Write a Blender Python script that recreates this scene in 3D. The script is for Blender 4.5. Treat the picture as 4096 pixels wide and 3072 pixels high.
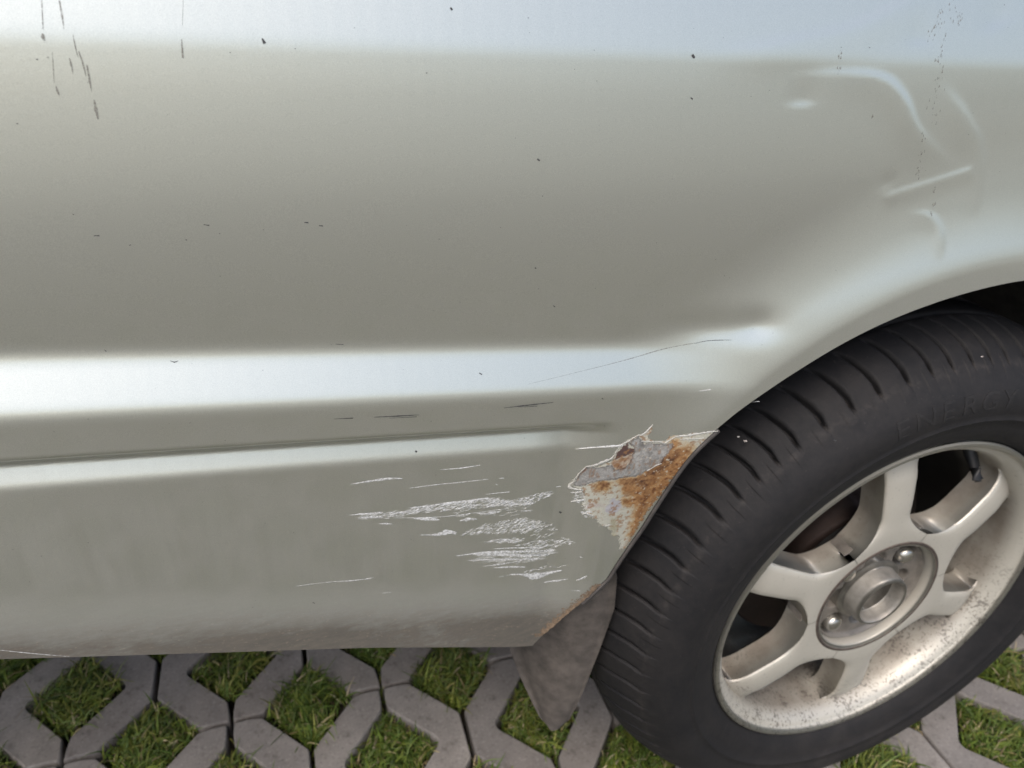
import bpy, bmesh, math, random
import numpy as np
from mathutils import Vector, Matrix

for o in list(bpy.data.objects):
    bpy.data.objects.remove(o)
scene = bpy.context.scene
COL = scene.collection
R = math.radians

# ------------------------------------------------------------------ camera
cam_data = bpy.data.cameras.new('camera')
cam = bpy.data.objects.new('camera', cam_data)
COL.objects.link(cam)
cam.location = (-0.53118, -0.35608, 0.52148)
cam.rotation_mode = 'XYZ'
_r = Matrix.Rotation(-0.347663, 3, 'Z') @ Matrix.Rotation(1.056663, 3, 'X') @ Matrix.Rotation(0.046999, 3, 'Z')
cam.rotation_euler = _r.to_euler('XYZ')
cam_data.sensor_width = 36
cam_data.lens = 36 * 2843.86 / 4096
cam_data.clip_start = 0.02
cam_data.clip_end = 500
cam_data.dof.use_dof = True
cam_data.dof.focus_distance = 0.42
cam_data.dof.aperture_fstop = 10.0
scene.camera = cam

# ------------------------------------------------------------------ light
world = bpy.data.worlds.new('World')
scene.world = world
world.use_nodes = True
wn = world.node_tree.nodes; wl = world.node_tree.links
bg = wn['Background']
sky = wn.new('ShaderNodeTexSky')
sky.sky_type = 'NISHITA'
sky.sun_disc = False
SUN_EL, SUN_AZ = R(58), R(215)
sky.sun_elevation = SUN_EL
sky.sun_rotation = SUN_AZ
sky.air_density = 1.0
sky.dust_density = 4.0
sky.ozone_density = 1.0
mixs = wn.new('ShaderNodeMix'); mixs.data_type = 'RGBA'
hsv = wn.new('ShaderNodeHueSaturation'); hsv.inputs['Saturation'].default_value = 0.9
wl.new(sky.outputs['Color'], hsv.inputs['Color'])
wl.new(hsv.outputs['Color'], bg.inputs['Color'])
wn.remove(mixs)
bg.inputs['Strength'].default_value = 0.13

sun_data = bpy.data.lights.new('sun', 'SUN')
sun_data.energy = 0.5
sun_data.angle = R(25)
sun_data.color = (1.0, 0.95, 0.88)
sun = bpy.data.objects.new('sun', sun_data)
COL.objects.link(sun)
d = Vector((math.sin(SUN_AZ) * math.cos(SUN_EL), math.cos(SUN_AZ) * math.cos(SUN_EL), math.sin(SUN_EL)))
sun.rotation_euler = (-d).to_track_quat('-Z', 'Y').to_euler()
sun.location = (0, 0, 5)

scene.view_settings.view_transform = 'Standard'
scene.view_settings.look = 'None'
scene.view_settings.gamma = 1
scene.view_settings.use_curve_mapping = False
scene.view_settings.exposure = 1.0

# ------------------------------------------------------------------ helpers
def tag(o, label=None, cat=None, group=None, kind=None):
    if label: o['label'] = label
    if cat: o['category'] = cat
    if group: o['group'] = group
    if kind: o['kind'] = kind
    return o

def mesh_obj(name, verts, faces, mat=None, parent=None, smooth=True, col=None):
    me = bpy.data.meshes.new(name)
    verts = np.asarray(verts, dtype=np.float32)
    if isinstance(faces, np.ndarray):
        n = faces.shape[1]
        me.vertices.add(len(verts)); me.vertices.foreach_set('co', verts.ravel())
        me.loops.add(faces.size); me.loops.foreach_set('vertex_index', faces.astype(np.int32).ravel())
        me.polygons.add(len(faces))
        me.polygons.foreach_set('loop_start', np.arange(0, faces.size, n, dtype=np.int32))
        me.update(calc_edges=True)
    else:
        me.from_pydata([tuple(map(float, v)) for v in verts], [], faces)
        me.update()
    if smooth:
        me.polygons.foreach_set('use_smooth', np.ones(len(me.polygons), dtype=bool))
    if col is not None:
        a = me.color_attributes.new('Col', 'FLOAT_COLOR', 'POINT')
        c = np.ones((len(verts), 4), np.float32); col = np.asarray(col); c[:, :col.shape[1]] = col
        a.data.foreach_set('color', c.ravel())
    if mat: me.materials.append(mat)
    o = bpy.data.objects.new(name, me)
    COL.objects.link(o)
    if parent is not None: o.parent = parent
    return o

def empty(name, loc=(0, 0, 0), parent=None):
    o = bpy.data.objects.new(name, None); COL.objects.link(o)
    o.location = loc; o.empty_display_size = 0.05
    if parent is not None: o.parent = parent
    return o

class MB:
    def __init__(s): s.v = []; s.f = []
    def add(s, vs, fs):
        b = len(s.v); s.v.extend(vs); s.f.extend([tuple(i + b for i in f) for f in fs])
    def build(s, name, mat, parent=None, smooth=True, col=None):
        return mesh_obj(name, s.v, s.f, mat, parent, smooth, col)

def grid_faces(nu, nv, wrap_u=False):
    i, j = np.meshgrid(np.arange(nu if wrap_u else nu - 1), np.arange(nv - 1), indexing='ij')
    i = i.ravel(); j = j.ravel(); i2 = (i + 1) % nu
    return np.stack([i * nv + j, i2 * nv + j, i2 * nv + j + 1, i * nv + j + 1], 1)

# value noise in numpy
_rng = np.random.RandomState(5)
_NT = _rng.rand(256, 256)
def vnoise(x, y, oct=4, gain=0.5):
    out = 0; amp = 1; tot = 0
    x = np.asarray(x, float); y = np.asarray(y, float)
    for k in range(oct):
        xi = np.floor(x).astype(int); yi = np.floor(y).astype(int); fx = x - xi; fy = y - yi
        fx = fx * fx * (3 - 2 * fx); fy = fy * fy * (3 - 2 * fy)
        a = _NT[xi % 256, yi % 256]; b = _NT[(xi + 1) % 256, yi % 256]; c = _NT[xi % 256, (yi + 1) % 256]; e = _NT[(xi + 1) % 256, (yi + 1) % 256]
        out = out + amp * (a * (1 - fx) * (1 - fy) + b * fx * (1 - fy) + c * (1 - fx) * fy + e * fx * fy)
        tot += amp; amp *= gain; x = x * 2.03 + 17.3; y = y * 2.03 + 5.1
    return out / tot

# ------------------------------------------------------------------ materials
class NT:
    def __init__(s, name):
        s.m = bpy.data.materials.new(name); s.m.use_nodes = True
        s.n = s.m.node_tree.nodes; s.l = s.m.node_tree.links
        s.b = s.n['Principled BSDF']
    def set(s, **k):
        for a, v in k.items():
            i = s.b.inputs[a.replace('_', ' ')]
            if isinstance(v, tuple): i.default_value = (*v, 1) if len(v) == 3 else v
            elif isinstance(v, (int, float)): i.default_value = v
            else: s.l.new(v, i)
        return s
    def coord(s, kind='Object', scale=(1, 1, 1)):
        t = s.n.new('ShaderNodeTexCoord'); mp = s.n.new('ShaderNodeMapping')
        mp.inputs['Scale'].default_value = scale
        s.l.new(t.outputs[kind], mp.inputs['Vector']); return mp.outputs['Vector']
    def noise(s, vec, scale, detail=4, rough=0.55, dist=0.0):
        t = s.n.new('ShaderNodeTexNoise'); s.l.new(vec, t.inputs['Vector'])
        t.inputs['Scale'].default_value = scale; t.inputs['Detail'].default_value = detail
        t.inputs['Roughness'].default_value = rough; t.inputs['Distortion'].default_value = dist
        return t.outputs['Fac']
    def ramp(s, fac, a, b, lo=0.0, hi=1.0):
        t = s.n.new('ShaderNodeMapRange'); s.l.new(fac, t.inputs['Value'])
        t.inputs['From Min'].default_value = a; t.inputs['From Max'].default_value = b
        t.inputs['To Min'].default_value = lo; t.inputs['To Max'].default_value = hi
        return t.outputs['Result']
    def math(s, op, a, b=0.5):
        t = s.n.new('ShaderNodeMath'); t.operation = op
        for k, v in enumerate((a, b)):
            if isinstance(v, (int, float)): t.inputs[k].default_value = v
            else: s.l.new(v, t.inputs[k])
        return t.outputs[0]
    def mix(s, fac, a, b, mode='MIX'):
        t = s.n.new('ShaderNodeMix'); t.data_type = 'RGBA'; t.blend_type = mode
        for i, v in ((0, fac), (6, a), (7, b)):
            if isinstance(v, tuple): t.inputs[i].default_value = (*v, 1)
            elif isinstance(v, (int, float)): t.inputs[i].default_value = v
            else: s.l.new(v, t.inputs[i])
        return t.outputs[2]
    def attr(s, name='Col'):
        t = s.n.new('ShaderNodeAttribute'); t.attribute_name = name; return t.outputs['Color']
    def sep(s, vec):
        t = s.n.new('ShaderNodeSeparateXYZ'); s.l.new(vec, t.inputs[0]); return t.outputs
    def bump(s, h, strength=0.3, dist=0.001, target='Normal'):
        t = s.n.new('ShaderNodeBump'); s.l.new(h, t.inputs['Height'])
        t.inputs['Strength'].default_value = strength; t.inputs['Distance'].default_value = dist
        s.l.new(t.outputs['Normal'], s.b.inputs[target]); return s

def mat_paint():
    t = NT('silver_green_paint')
    v = t.coord()
    xyz = t.sep(v)
    fl = t.noise(v, 2600, 1, 0.5)
    base = t.mix(t.ramp(fl, 0.3, 0.7), (0.535, 0.54, 0.48), (0.635, 0.64, 0.57))
    # road dirt: thicker towards the sill, streaky and blotchy
    zz = t.math('ADD', xyz[2], t.math('MULTIPLY', xyz[0], 0.26))
    low = t.ramp(zz, 0.034, -0.034)
    n1 = t.noise(v, 7, 9, 0.72)
    n2 = t.noise(t.coord(scale=(1, 1, 3.2)), 70, 5, 0.7)
    n3 = t.noise(t.coord(scale=(110, 1, 6)), 1.0, 4, 0.6)
    m = t.math('ADD', t.math('MULTIPLY', n1, 0.55), t.math('MULTIPLY', n2, 0.45))
    d = t.math('MULTIPLY', t.math('POWER', low, 1.25), t.ramp(m, 0.34, 0.58, 0.66, 1.0))
    dirt = t.math('MINIMUM', d, 0.88)
    hz = t.math('MULTIPLY', t.ramp(zz, 0.16, 0.02), t.ramp(n3, 0.35, 0.7, 0.06, 0.17))
    dirt = t.math('MAXIMUM', dirt, hz)
    film = t.math('MULTIPLY', t.ramp(t.noise(v, 1500, 2, 0.6), 0.70, 0.80), 0.25)
    dirt = t.math('MAXIMUM', dirt, film)
    dcol = t.mix(t.ramp(n2, 0.35, 0.65), (0.046, 0.034, 0.024), (0.088, 0.068, 0.049))
    dcol = t.mix(t.math('MULTIPLY', t.ramp(t.noise(t.coord(scale=(1, 1, 2.0)), 330, 3, 0.6), 0.62, 0.70), 0.6), dcol, (0.26, 0.19, 0.13))
    col = t.mix(dirt, base, dcol)
    t.set(Base_Color=col, Metallic=t.math('MULTIPLY', t.math('SUBTRACT', 1.0, dirt), 0.82),
          Roughness=t.ramp(dirt, 0, 1, 0.30, 0.85),
          Coat_Weight=t.ramp(dirt, 0, 0.7, 0.9, 0.0), Coat_Roughness=0.07)
    op = t.noise(v, 420, 2, 0.5)
    fine = t.math('ADD', t.math('MULTIPLY', fl, 0.25), op)
    t.bump(fine, 0.05, 0.0006)
    t.bump(t.noise(v, 300, 3, 0.5), 0.05, 0.0004, 'Coat Normal')
    return t.m

def mat_rubber(name, base=(0.007, 0.007, 0.008), dust=(0.038, 0.033, 0.03), amt=0.5, rough=0.72):
    t = NT(name); v = t.coord()
    n = t.noise(v, 14, 6, 0.7); n2 = t.noise(v, 170, 4, 0.7)
    f = t.math('MULTIPLY', t.ramp(t.math('ADD', n, t.math('MULTIPLY', n2, 0.5)), 0.55, 1.05), amt)
    sp = t.math('MULTIPLY', t.ramp(t.noise(v, 330, 2, 0.5), 0.68, 0.74), 0.6)
    xyz = t.sep(v)
    rad = t.math('SQRT', t.math('ADD', t.math('POWER', xyz[0], 2), t.math('POWER', xyz[2], 2)))
    ring = t.ramp(t.math('ABSOLUTE', t.math('SUBTRACT', rad, 0.2655)), 0.0065, 0.0, 0.0, 0.75)
    f = t.math('MAXIMUM', f, t.math('MULTIPLY', ring, t.ramp(t.noise(v, 95, 5, 0.75), 0.38, 0.66)))
    f = t.math('MAXIMUM', f, t.math('MULTIPLY', t.ramp(xyz[2], -0.10, -0.28), t.ramp(t.noise(v, 35, 5, 0.7), 0.35, 0.65, 0.2, 0.85)))
    f = t.math('MAXIMUM', f, sp)
    t.set(Base_Color=t.mix(f, base, dust), Roughness=rough, Specular_IOR_Level=0.3)
    t.bump(t.math('ADD', n2, t.math('MULTIPLY', t.noise(v, 800, 2), 0.5)), 0.25, 0.0008)
    return t.m

def mat_alloy():
    t = NT('dirty_alloy'); v = t.coord(); xyz = t.sep(v)
    base = (0.50, 0.475, 0.41)
    n = t.noise(v, 22, 5, 0.6)
    sp = t.ramp(t.noise(v, 330, 3, 0.6), 0.64, 0.70)
    sp2 = t.ramp(t.noise(v, 190, 2, 0.5), 0.69, 0.74)
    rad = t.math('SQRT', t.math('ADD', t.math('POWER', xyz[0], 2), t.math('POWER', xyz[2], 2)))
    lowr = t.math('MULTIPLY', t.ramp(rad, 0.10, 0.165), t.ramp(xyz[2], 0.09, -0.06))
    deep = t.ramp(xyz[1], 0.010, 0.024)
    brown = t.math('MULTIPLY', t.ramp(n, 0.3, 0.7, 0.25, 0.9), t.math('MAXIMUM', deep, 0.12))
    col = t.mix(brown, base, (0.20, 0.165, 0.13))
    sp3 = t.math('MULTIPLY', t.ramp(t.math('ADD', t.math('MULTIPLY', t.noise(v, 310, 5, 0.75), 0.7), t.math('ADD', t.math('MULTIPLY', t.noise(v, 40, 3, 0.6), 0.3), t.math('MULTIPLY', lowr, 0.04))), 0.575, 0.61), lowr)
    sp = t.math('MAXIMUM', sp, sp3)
    barrel_shade = t.ramp(xyz[1], 0.045, 0.075)
    col = t.mix(t.math('MULTIPLY', barrel_shade, 0.93), col, (0.012, 0.010, 0.010))  # shade deep inside the barrel painted into the colour by depth
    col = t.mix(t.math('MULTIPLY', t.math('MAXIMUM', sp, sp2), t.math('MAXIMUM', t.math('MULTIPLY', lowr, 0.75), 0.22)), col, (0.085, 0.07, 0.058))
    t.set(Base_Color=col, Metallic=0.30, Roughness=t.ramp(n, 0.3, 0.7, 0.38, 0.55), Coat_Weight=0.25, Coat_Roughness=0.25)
    t.bump(t.noise(v, 260, 4, 0.7), 0.12, 0.0006)
    return t.m

def mat_simple(name, col, rough=0.6, metal=0.0, var=0.3, scale=30, bump=0.2, coat=0.0):
    t = NT(name); v = t.coord(); n = t.noise(v, scale, 5, 0.65)
    dark = tuple(c * (1 - var) for c in col); lite = tuple(min(1, c * (1 + var)) for c in col)
    t.set(Base_Color=t.mix(t.ramp(n, 0.3, 0.7), dark, lite), Roughness=rough, Metallic=metal, Coat_Weight=coat)
    t.bump(t.noise(v, scale * 8, 3, 0.6), bump, 0.0008)
    return t.m

def mat_attr(name, rough=0.7, metal=0.0, bump=0.0, bscale=400, alpha=False):
    t = NT(name)
    t.set(Base_Color=t.attr(), Roughness=rough, Metallic=metal)
    if alpha:
        t.attr(); t.l.new(t.n[-1].outputs['Alpha'], t.b.inputs['Alpha'])
    if bump: t.bump(t.noise(t.coord(), bscale, 4, 0.6), bump, 0.0006)
    return t.m

M_PAINT = mat_paint()
M_TYRE = mat_rubber('tyre_rubber', amt=0.45)
M_TREAD = mat_rubber('tyre_text_rubber', base=(0.010, 0.010, 0.011), dust=(0.045, 0.04, 0.036), amt=0.45)
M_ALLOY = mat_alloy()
M_HUB = mat_simple('machined_hub_metal', (0.33, 0.31, 0.275), 0.5, 0.6, 0.3, 60, 0.15)
M_NUT = mat_simple('chrome_nut_metal', (0.42, 0.40, 0.36), 0.24, 0.9, 0.2, 80, 0.1)
M_FLOOR = mat_simple('hub_recess_metal', (0.20, 0.18, 0.155), 0.55, 0.4, 0.35, 60, 0.2)
M_DISC = mat_simple('rusty_brake_metal', (0.030, 0.018, 0.014), 0.7, 0.3, 0.5, 25, 0.3)
M_WELL = mat_simple('dark_wheel_well', (0.012, 0.011, 0.011), 0.9, 0.0, 0.4, 20, 0.2)
M_UNDER = mat_simple('underbody_dirt', (0.05, 0.045, 0.04), 0.9, 0.0, 0.4, 15, 0.3)
M_BLACK = mat_simple('black_rubber_seal', (0.012, 0.012, 0.013), 0.5, 0.0, 0.3, 40, 0.1)
M_LINER = mat_simple('dusty_liner_plastic', (0.075, 0.066, 0.06), 0.65, 0.0, 0.4, 60, 0.3)
M_WHITE = mat_simple('scraped_white_paint', (0.60, 0.60, 0.59), 0.65, 0.0, 0.3, 260, 0.4)
M_DARK = mat_simple('dark_scratch', (0.05, 0.05, 0.05), 0.7, 0.0, 0.3, 200, 0.1)
def mat_mark(name, c0, c1, rough, lo, hi, scale):
    t = NT(name); v = t.coord()
    n = t.noise(v, scale, 4, 0.7)
    t.set(Base_Color=t.mix(t.ramp(n, 0.35, 0.65), c0, c1), Roughness=rough, Alpha=t.ramp(n, 0.38, 0.56, lo, hi))
    t.bump(n, 0.3, 0.0006)
    return t.m
M_GRIME = mat_mark('water_drip_grime', (0.15, 0.14, 0.12), (0.26, 0.25, 0.22), 0.6, 0.15, 0.7, 700)
M_WHITE = mat_mark('scraped_white_paint', (0.52, 0.52, 0.50), (0.68, 0.68, 0.66), 0.6, 0.45, 1.0, 520)
M_RUST = mat_attr('rusted_steel_and_primer', 0.62, 0.0, alpha=True, bump=0.5, bscale=350)
# ---- side panel of the car as a height field y = Y(x, z); outward is -y ----
def sst(a, b, v):
    t = np.clip((v - a) / (b - a), 0, 1)
    return t * t * (3 - 2 * t)
GX0, GX1, GZ0, GZ1 = -1.7, 1.1, -0.10, 1.04
GDX, GDZ = 0.002, 0.001
def _smooth(P):
    P = [P[0]] + list(P) + [P[-1]]; out = []
    for i in range(1, len(P) - 2):
        a, b, c, d = map(np.array, P[i - 1:i + 3])
        for k in range(6):
            t = k / 6
            out.append(tuple(0.5 * ((2 * b) + (c - a) * t + (2 * a - 5 * b + 4 * c - d) * t * t + (3 * b - a - 3 * c + d) * t ** 3)))
    return out + [tuple(P[-1])]
def _make_field():
    xs = np.arange(GX0, GX1 + 1e-9, GDX)
    zs = np.arange(GZ0, GZ1 + 1e-9, GDZ)
    X, Z = np.meshgrid(xs, zs, indexing='ij')
    e1 = E1A + E1B * (X + 0.467)
    v = Z - e1
    # tilt of the surface normal above the horizontal, in degrees
    up = np.interp(Z + 0.010 * (X + 0.05), UPZ, UPT)
    low = np.interp(Z, [-0.04, 0.08, 0.16, 0.22, 0.30], [-7, -6, -5, -3, -2])
    t = up
    k = 1 - sst(-0.010, EW, v)
    t = t * (1 - k) + BT * k
    k = 1 - sst(-0.038, -0.023, v)
    t = t * (1 - k) + low * k
    wg = 1 - sst(-0.36, -0.315, X)
    gd = sst(-0.066, -0.0625, v) * (1 - sst(-0.0575, -0.0535, v))
    gl = sst(-0.082, -0.074, v) * (1 - sst(-0.0665, -0.0635, v))
    t = t + (-50 * gd * wg + 23 * gl * (1 - sst(-0.385, -0.30, X)))
    s = np.tan(np.radians(t)) * GDZ
    cum = np.cumsum(s, axis=1)
    # reference: y = 0.014 just above the shoulder band
    iz = np.clip(np.round((e1[:, 0] + 0.02 - GZ0) / GDZ).astype(int), 0, len(zs) - 1)
    Y0 = cum - cum[np.arange(len(xs)), iz][:, None] + 0.017
    # gentle plan curvature
    Y0 = Y0 + 0.02 * np.maximum(0, -(X + 0.75)) ** 1.5 + 0.03 * np.maximum(0, X - 0.25) ** 1.5
    # flare round the wheel arch
    r = np.sqrt((X - 0.0) ** 2 + (Z) ** 2)
    q = np.maximum(0, r - FR0)
    fl = FY + np.tan(np.radians(5)) * (r - 0.345) + np.tan(np.radians(FT)) * (np.sqrt(q * q + FK ** 2) - FK)
    h = 0.012
    d = np.clip(0.5 + 0.5 * (Y0 - fl) / h, 0, 1)
    Y = Y0 * (1 - d) + fl * d - h * d * (1 - d)
    # keep the flare only round the top of the arch: lower down the panel is flat
    ang = np.degrees(np.arctan2(Z, X))
    w = sst(FA0, FA1, ang)
    Y = Y * (1 - w) + Y0 * w
    # pushed-in dent where shoulder meets arch, plus hollows added to make glints
    for (cx, cz, sx, szu, szd, rot, dep) in DENTS_GLINTS:
        c, s_ = math.cos(rot), math.sin(rot)
        a = (X - cx) * c + (Z - cz) * s_
        b = -(X - cx) * s_ + (Z - cz) * c
        Y = Y + dep * np.exp(-(a / sx) ** 2) * np.where(b > 0, np.exp(-(b / szu) ** 2), np.exp(-(b / szd) ** 2))
    # low ridges added to imitate reflected light lines, then ripples in the sheet metal
    for (pts, wid, back, hgt) in GLINT_RIDGES:
        pts = _smooth(pts)
        xr = [q[0] for q in pts]; zr = [q[1] for q in pts]
        i0, i1 = np.searchsorted(xs, [min(xr) - 0.06, max(xr) + 0.06]); j0, j1 = np.searchsorted(zs, [min(zr) - 0.06, max(zr) + 0.06])
        X_, Z_ = X[i0:i1, j0:j1], Z[i0:i1, j0:j1]; K = np.ones(X_.shape)
        D = np.full(X_.shape, 9.0); T = np.zeros(X_.shape); S = np.ones(X_.shape)
        n = len(pts) - 1
        for i in range(n):
            ax, az = pts[i]; bx, bz = pts[i + 1]
            L = (bx - ax) ** 2 + (bz - az) ** 2
            tt = np.clip(((X_ - ax) * (bx - ax) + (Z_ - az) * (bz - az)) / L, 0, 1)
            dd = np.sqrt((X_ - ax - tt * (bx - ax)) ** 2 + (Z_ - az - tt * (bz - az)) ** 2)
            sg = np.sign((bx - ax) * (Z_ - az) - (bz - az) * (X_ - ax))
            m = dd < D
            T[m] = ((i + tt) / n)[m]; S[m] = sg[m]; K[m] = 1 + 1.3 * abs(bz - az) / math.sqrt(L)
            D = np.minimum(D, dd)
        sd = D * S                      # positive on the upper side
        f = np.where(sd > 0, np.exp(-(sd / wid) ** 2), np.exp(-(sd / back) ** 2))
        K = K * np.exp(-(np.maximum(0, -sd) / 0.03) ** 2)
        Y[i0:i1, j0:j1] -= hgt * K * f * sst(0.0, 0.3, np.minimum(T, 1 - T))
    Y = Y + 0.0006 * np.sin(X * 9 + 1) * np.sin(Z * 11 + X * 4)
    return xs, zs, Y
E1A, E1B = 0.333, -0.0975
EW = 0.007
BT = 24
UPZ = [0.30, 0.36, 0.40, 0.44, 0.485, 0.493, 0.53, 0.60, 0.75, 0.85, 1.0]
UPT = [-3.5, -3, 0, 3.2, 5, 12, 14, 16, 20, 26, 55]
FR0, FY, FT, FK, FA0, FA1 = 0.356, -0.003, 14, 0.007, 133, 150
DENTS_GLINTS = [(-0.252, 0.3225, 0.036, 0.011, 0.009, -0.05, 0.0018), (-0.222, 0.3235, 0.013, 0.010, 0.008, -0.05, 0.0014),
         (-0.2201, 0.4667, 0.010, 0.012, 0.0022, 0, 0.00045), (-0.139, 0.5013, 0.010, 0.012, 0.0025, 0, 0.0004), (-0.0802, 0.5132, 0.013, 0.014, 0.004, 0.3, 0.0006),  # these shallow hollows are shaped only to catch bright glints
         (-0.1395, 0.4143, 0.006, 0.008, 0.0015, 0.4, 0.0003)]
GLINT_RIDGES = [([(-0.2374, 0.479), (-0.1954, 0.4817), (-0.1636, 0.4793), (-0.1437, 0.468), (-0.123, 0.4471), (-0.0788, 0.4209)], 0.0020, 0.014, 0.0005),  # relief standing in for light lines reflected in the paint
          ([(-0.1400, 0.4065), (-0.1316, 0.4089), (-0.0788, 0.4209), (-0.070, 0.424)], 0.0014, 0.008, 0.00035),
          ([(-0.1207, 0.395), (-0.0977, 0.3928), (-0.0848, 0.3805), (-0.082, 0.3613)], 0.0018, 0.008, 0.0003),
          ([(-0.1193, 0.4774), (-0.0874, 0.4551), (-0.0645, 0.4311), (-0.0558, 0.3885)], 0.003, 0.012, 0.0003),
          ([(-0.300, 0.491), (-0.2588, 0.4942), (-0.2343, 0.4979), (-0.1899, 0.5061), (-0.1497, 0.5221), (-0.12, 0.535)], 0.003, 0.014, 0.0004)]
_XS, _ZS, _YF = _make_field()
def Yat(x, z):
    x = np.asarray(x, float); z = np.asarray(z, float)
    u = np.clip((x - GX0) / GDX, 0, _YF.shape[0] - 1.001); v = np.clip((z - GZ0) / GDZ, 0, _YF.shape[1] - 1.001)
    i = u.astype(int); j = v.astype(int); fu = u - i; fv = v - j
    return (_YF[i, j] * (1 - fu) * (1 - fv) + _YF[i + 1, j] * fu * (1 - fv) + _YF[i, j + 1] * (1 - fu) * fv + _YF[i + 1, j + 1] * fu * fv)
ARCH = [[-0.3058,0.1014],[-0.2978,0.1268],[-0.2804,0.1639],[-0.2737,0.1988],[-0.2664,0.2283],[-0.2503,0.2486],[-0.2301,0.2651],[-0.1963,0.2856],[-0.162,0.3046],[-0.1262,0.3195],[-0.0881,0.3302],[-0.0476,0.338],[0.0016,0.3429]]
SILL = [[-0.7196,0.1482],[-0.6206,0.116],[-0.4974,0.0754],[-0.36,0.0229],[-0.3333,0.0663],[-0.3058,0.1014]]
STROKES = [[[[-0.502,0.2419],[-0.4905,0.242],[-0.4784,0.2416],[-0.4697,0.2399]],[0.00024,0.00097,0.00129,0.00024]],[[[-0.4442,0.2421],[-0.4306,0.2408],[-0.4176,0.2407]],[0.00016,0.00056,0.0004]],[[[-0.4648,0.2308],[-0.4458,0.2299],[-0.4296,0.2286],[-0.4113,0.2274]],[0.00024,0.0004,0.0004,0.00024]],[[[-0.5047,0.2165],[-0.4934,0.2152],[-0.4833,0.2139]],[0.00024,0.00065,0.00097]],[[[-0.5,0.2129],[-0.4912,0.2115],[-0.4835,0.2102]],[0.00024,0.00129,0.00097]],[[[-0.4795,0.2109],[-0.4724,0.211],[-0.4644,0.2111]],[0.00032,0.00113,0.00065]],[[[-0.466,0.2139],[-0.4539,0.2127],[-0.4416,0.2123],[-0.425,0.211],[-0.4097,0.21]],[0.00024,0.00065,0.00097,0.00097,0.00065]],[[[-0.4124,0.2141],[-0.4038,0.2134],[-0.3951,0.2126]],[0.00016,0.00048,0.0004]],[[[-0.4582,0.187],[-0.4473,0.1846],[-0.4388,0.1849],[-0.4328,0.1822]],[0.00024,0.00081,0.00323,0.00161]],[[[-0.4322,0.159],[-0.4143,0.157],[-0.3863,0.151],[-0.3666,0.1455],[-0.3554,0.1427]],[0.00024,0.00161,0.00194,0.00081,0.00024]],[[[-0.4188,0.1563],[-0.3956,0.1501],[-0.3762,0.1437],[-0.3579,0.1386]],[0.00024,0.00178,0.00161,0.00032]],[[[-0.4044,0.1588],[-0.3866,0.155],[-0.367,0.1496]],[0.00032,0.00081,0.00032]],[[[-0.4231,0.1516],[-0.4093,0.1488],[-0.3953,0.1453],[-0.3594,0.1344]],[0.00024,0.00081,0.00097,0.00024]],[[[-0.4108,0.1417],[-0.3968,0.1403],[-0.3806,0.1393]],[0.00024,0.00097,0.0004]],[[[-0.4032,0.1379],[-0.3898,0.135],[-0.377,0.1311]],[0.00024,0.00113,0.00081]],[[[-0.3892,0.1264],[-0.3782,0.1229],[-0.3646,0.1164],[-0.3537,0.1174],[-0.3456,0.1194]],[0.00024,0.00129,0.00452,0.00242,0.00065]],[[[-0.3583,0.106],[-0.3479,0.1071],[-0.3398,0.1089]],[0.00065,0.00113,0.0004]],[[[-0.3328,0.1062],[-0.3283,0.1085],[-0.3247,0.1107]],[0.00032,0.00129,0.00097]],[[[-0.3352,0.094],[-0.3282,0.0931]],[0.00032,0.00056]],[[[-0.4861,0.2044],[-0.4814,0.2033],[-0.4774,0.2019]],[0.00024,0.00113,0.00032]],[[[-0.4629,0.2037],[-0.4531,0.201],[-0.4449,0.198]],[0.00024,0.00226,0.00032]],[[[-0.4305,0.1937],[-0.4245,0.1937],[-0.418,0.1924]],[0.00032,0.00226,0.00032]],[[[-0.3468,0.2018],[-0.3435,0.2024],[-0.3402,0.2026]],[0.00032,0.00113,0.00065]],[[[-0.3468,0.1935],[-0.3417,0.1943],[-0.3372,0.1953]],[0.00032,0.00129,0.00097]],[[[-0.3387,0.183],[-0.3351,0.1816],[-0.3322,0.1795]],[0.00032,0.0021,0.00065]],[[[-0.3464,0.1978],[-0.3395,0.1971]],[0.00016,0.00024]],[[[-0.5165,0.1566],[-0.5053,0.1548],[-0.4922,0.1537]],[0.00016,0.0004,0.00016]],[[[-0.4861,0.1354],[-0.4802,0.1342]],[0.00024,0.00032]],[[[-0.4765,0.2073],[-0.4415,0.2003],[-0.395,0.1972]],[0.00016,0.00032,0.00024]],[[[-0.3596,0.2087],[-0.356,0.2085]],[0.00024,0.00024]],[[[-0.4036,0.2265],[-0.4002,0.226]],[0.00024,0.0004]],[[[-0.4059,0.2215],[-0.4046,0.2212]],[0.00032,0.00032]],[[[-0.3336,0.1342],[-0.3316,0.1333]],[0.00048,0.0004]],[[[-0.3467,0.2424],[-0.3309,0.2432],[-0.3156,0.2428]],[0.00031,0.00079,0.00157]],[[[-0.2636,0.2808],[-0.255,0.2815]],[0.00016,0.00047]],[[[-0.2215,0.2693],[-0.2158,0.269]],[0.00013,0.00031]],[[[-0.5435,0.1607],[-0.5254,0.1588],[-0.4941,0.1531]],[0.00013,0.00025,0.00013]],[[[-0.7172,0.1565],[-0.7003,0.1464],[-0.6846,0.1376]],[0.00025,0.00038,9e-05]]]
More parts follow.
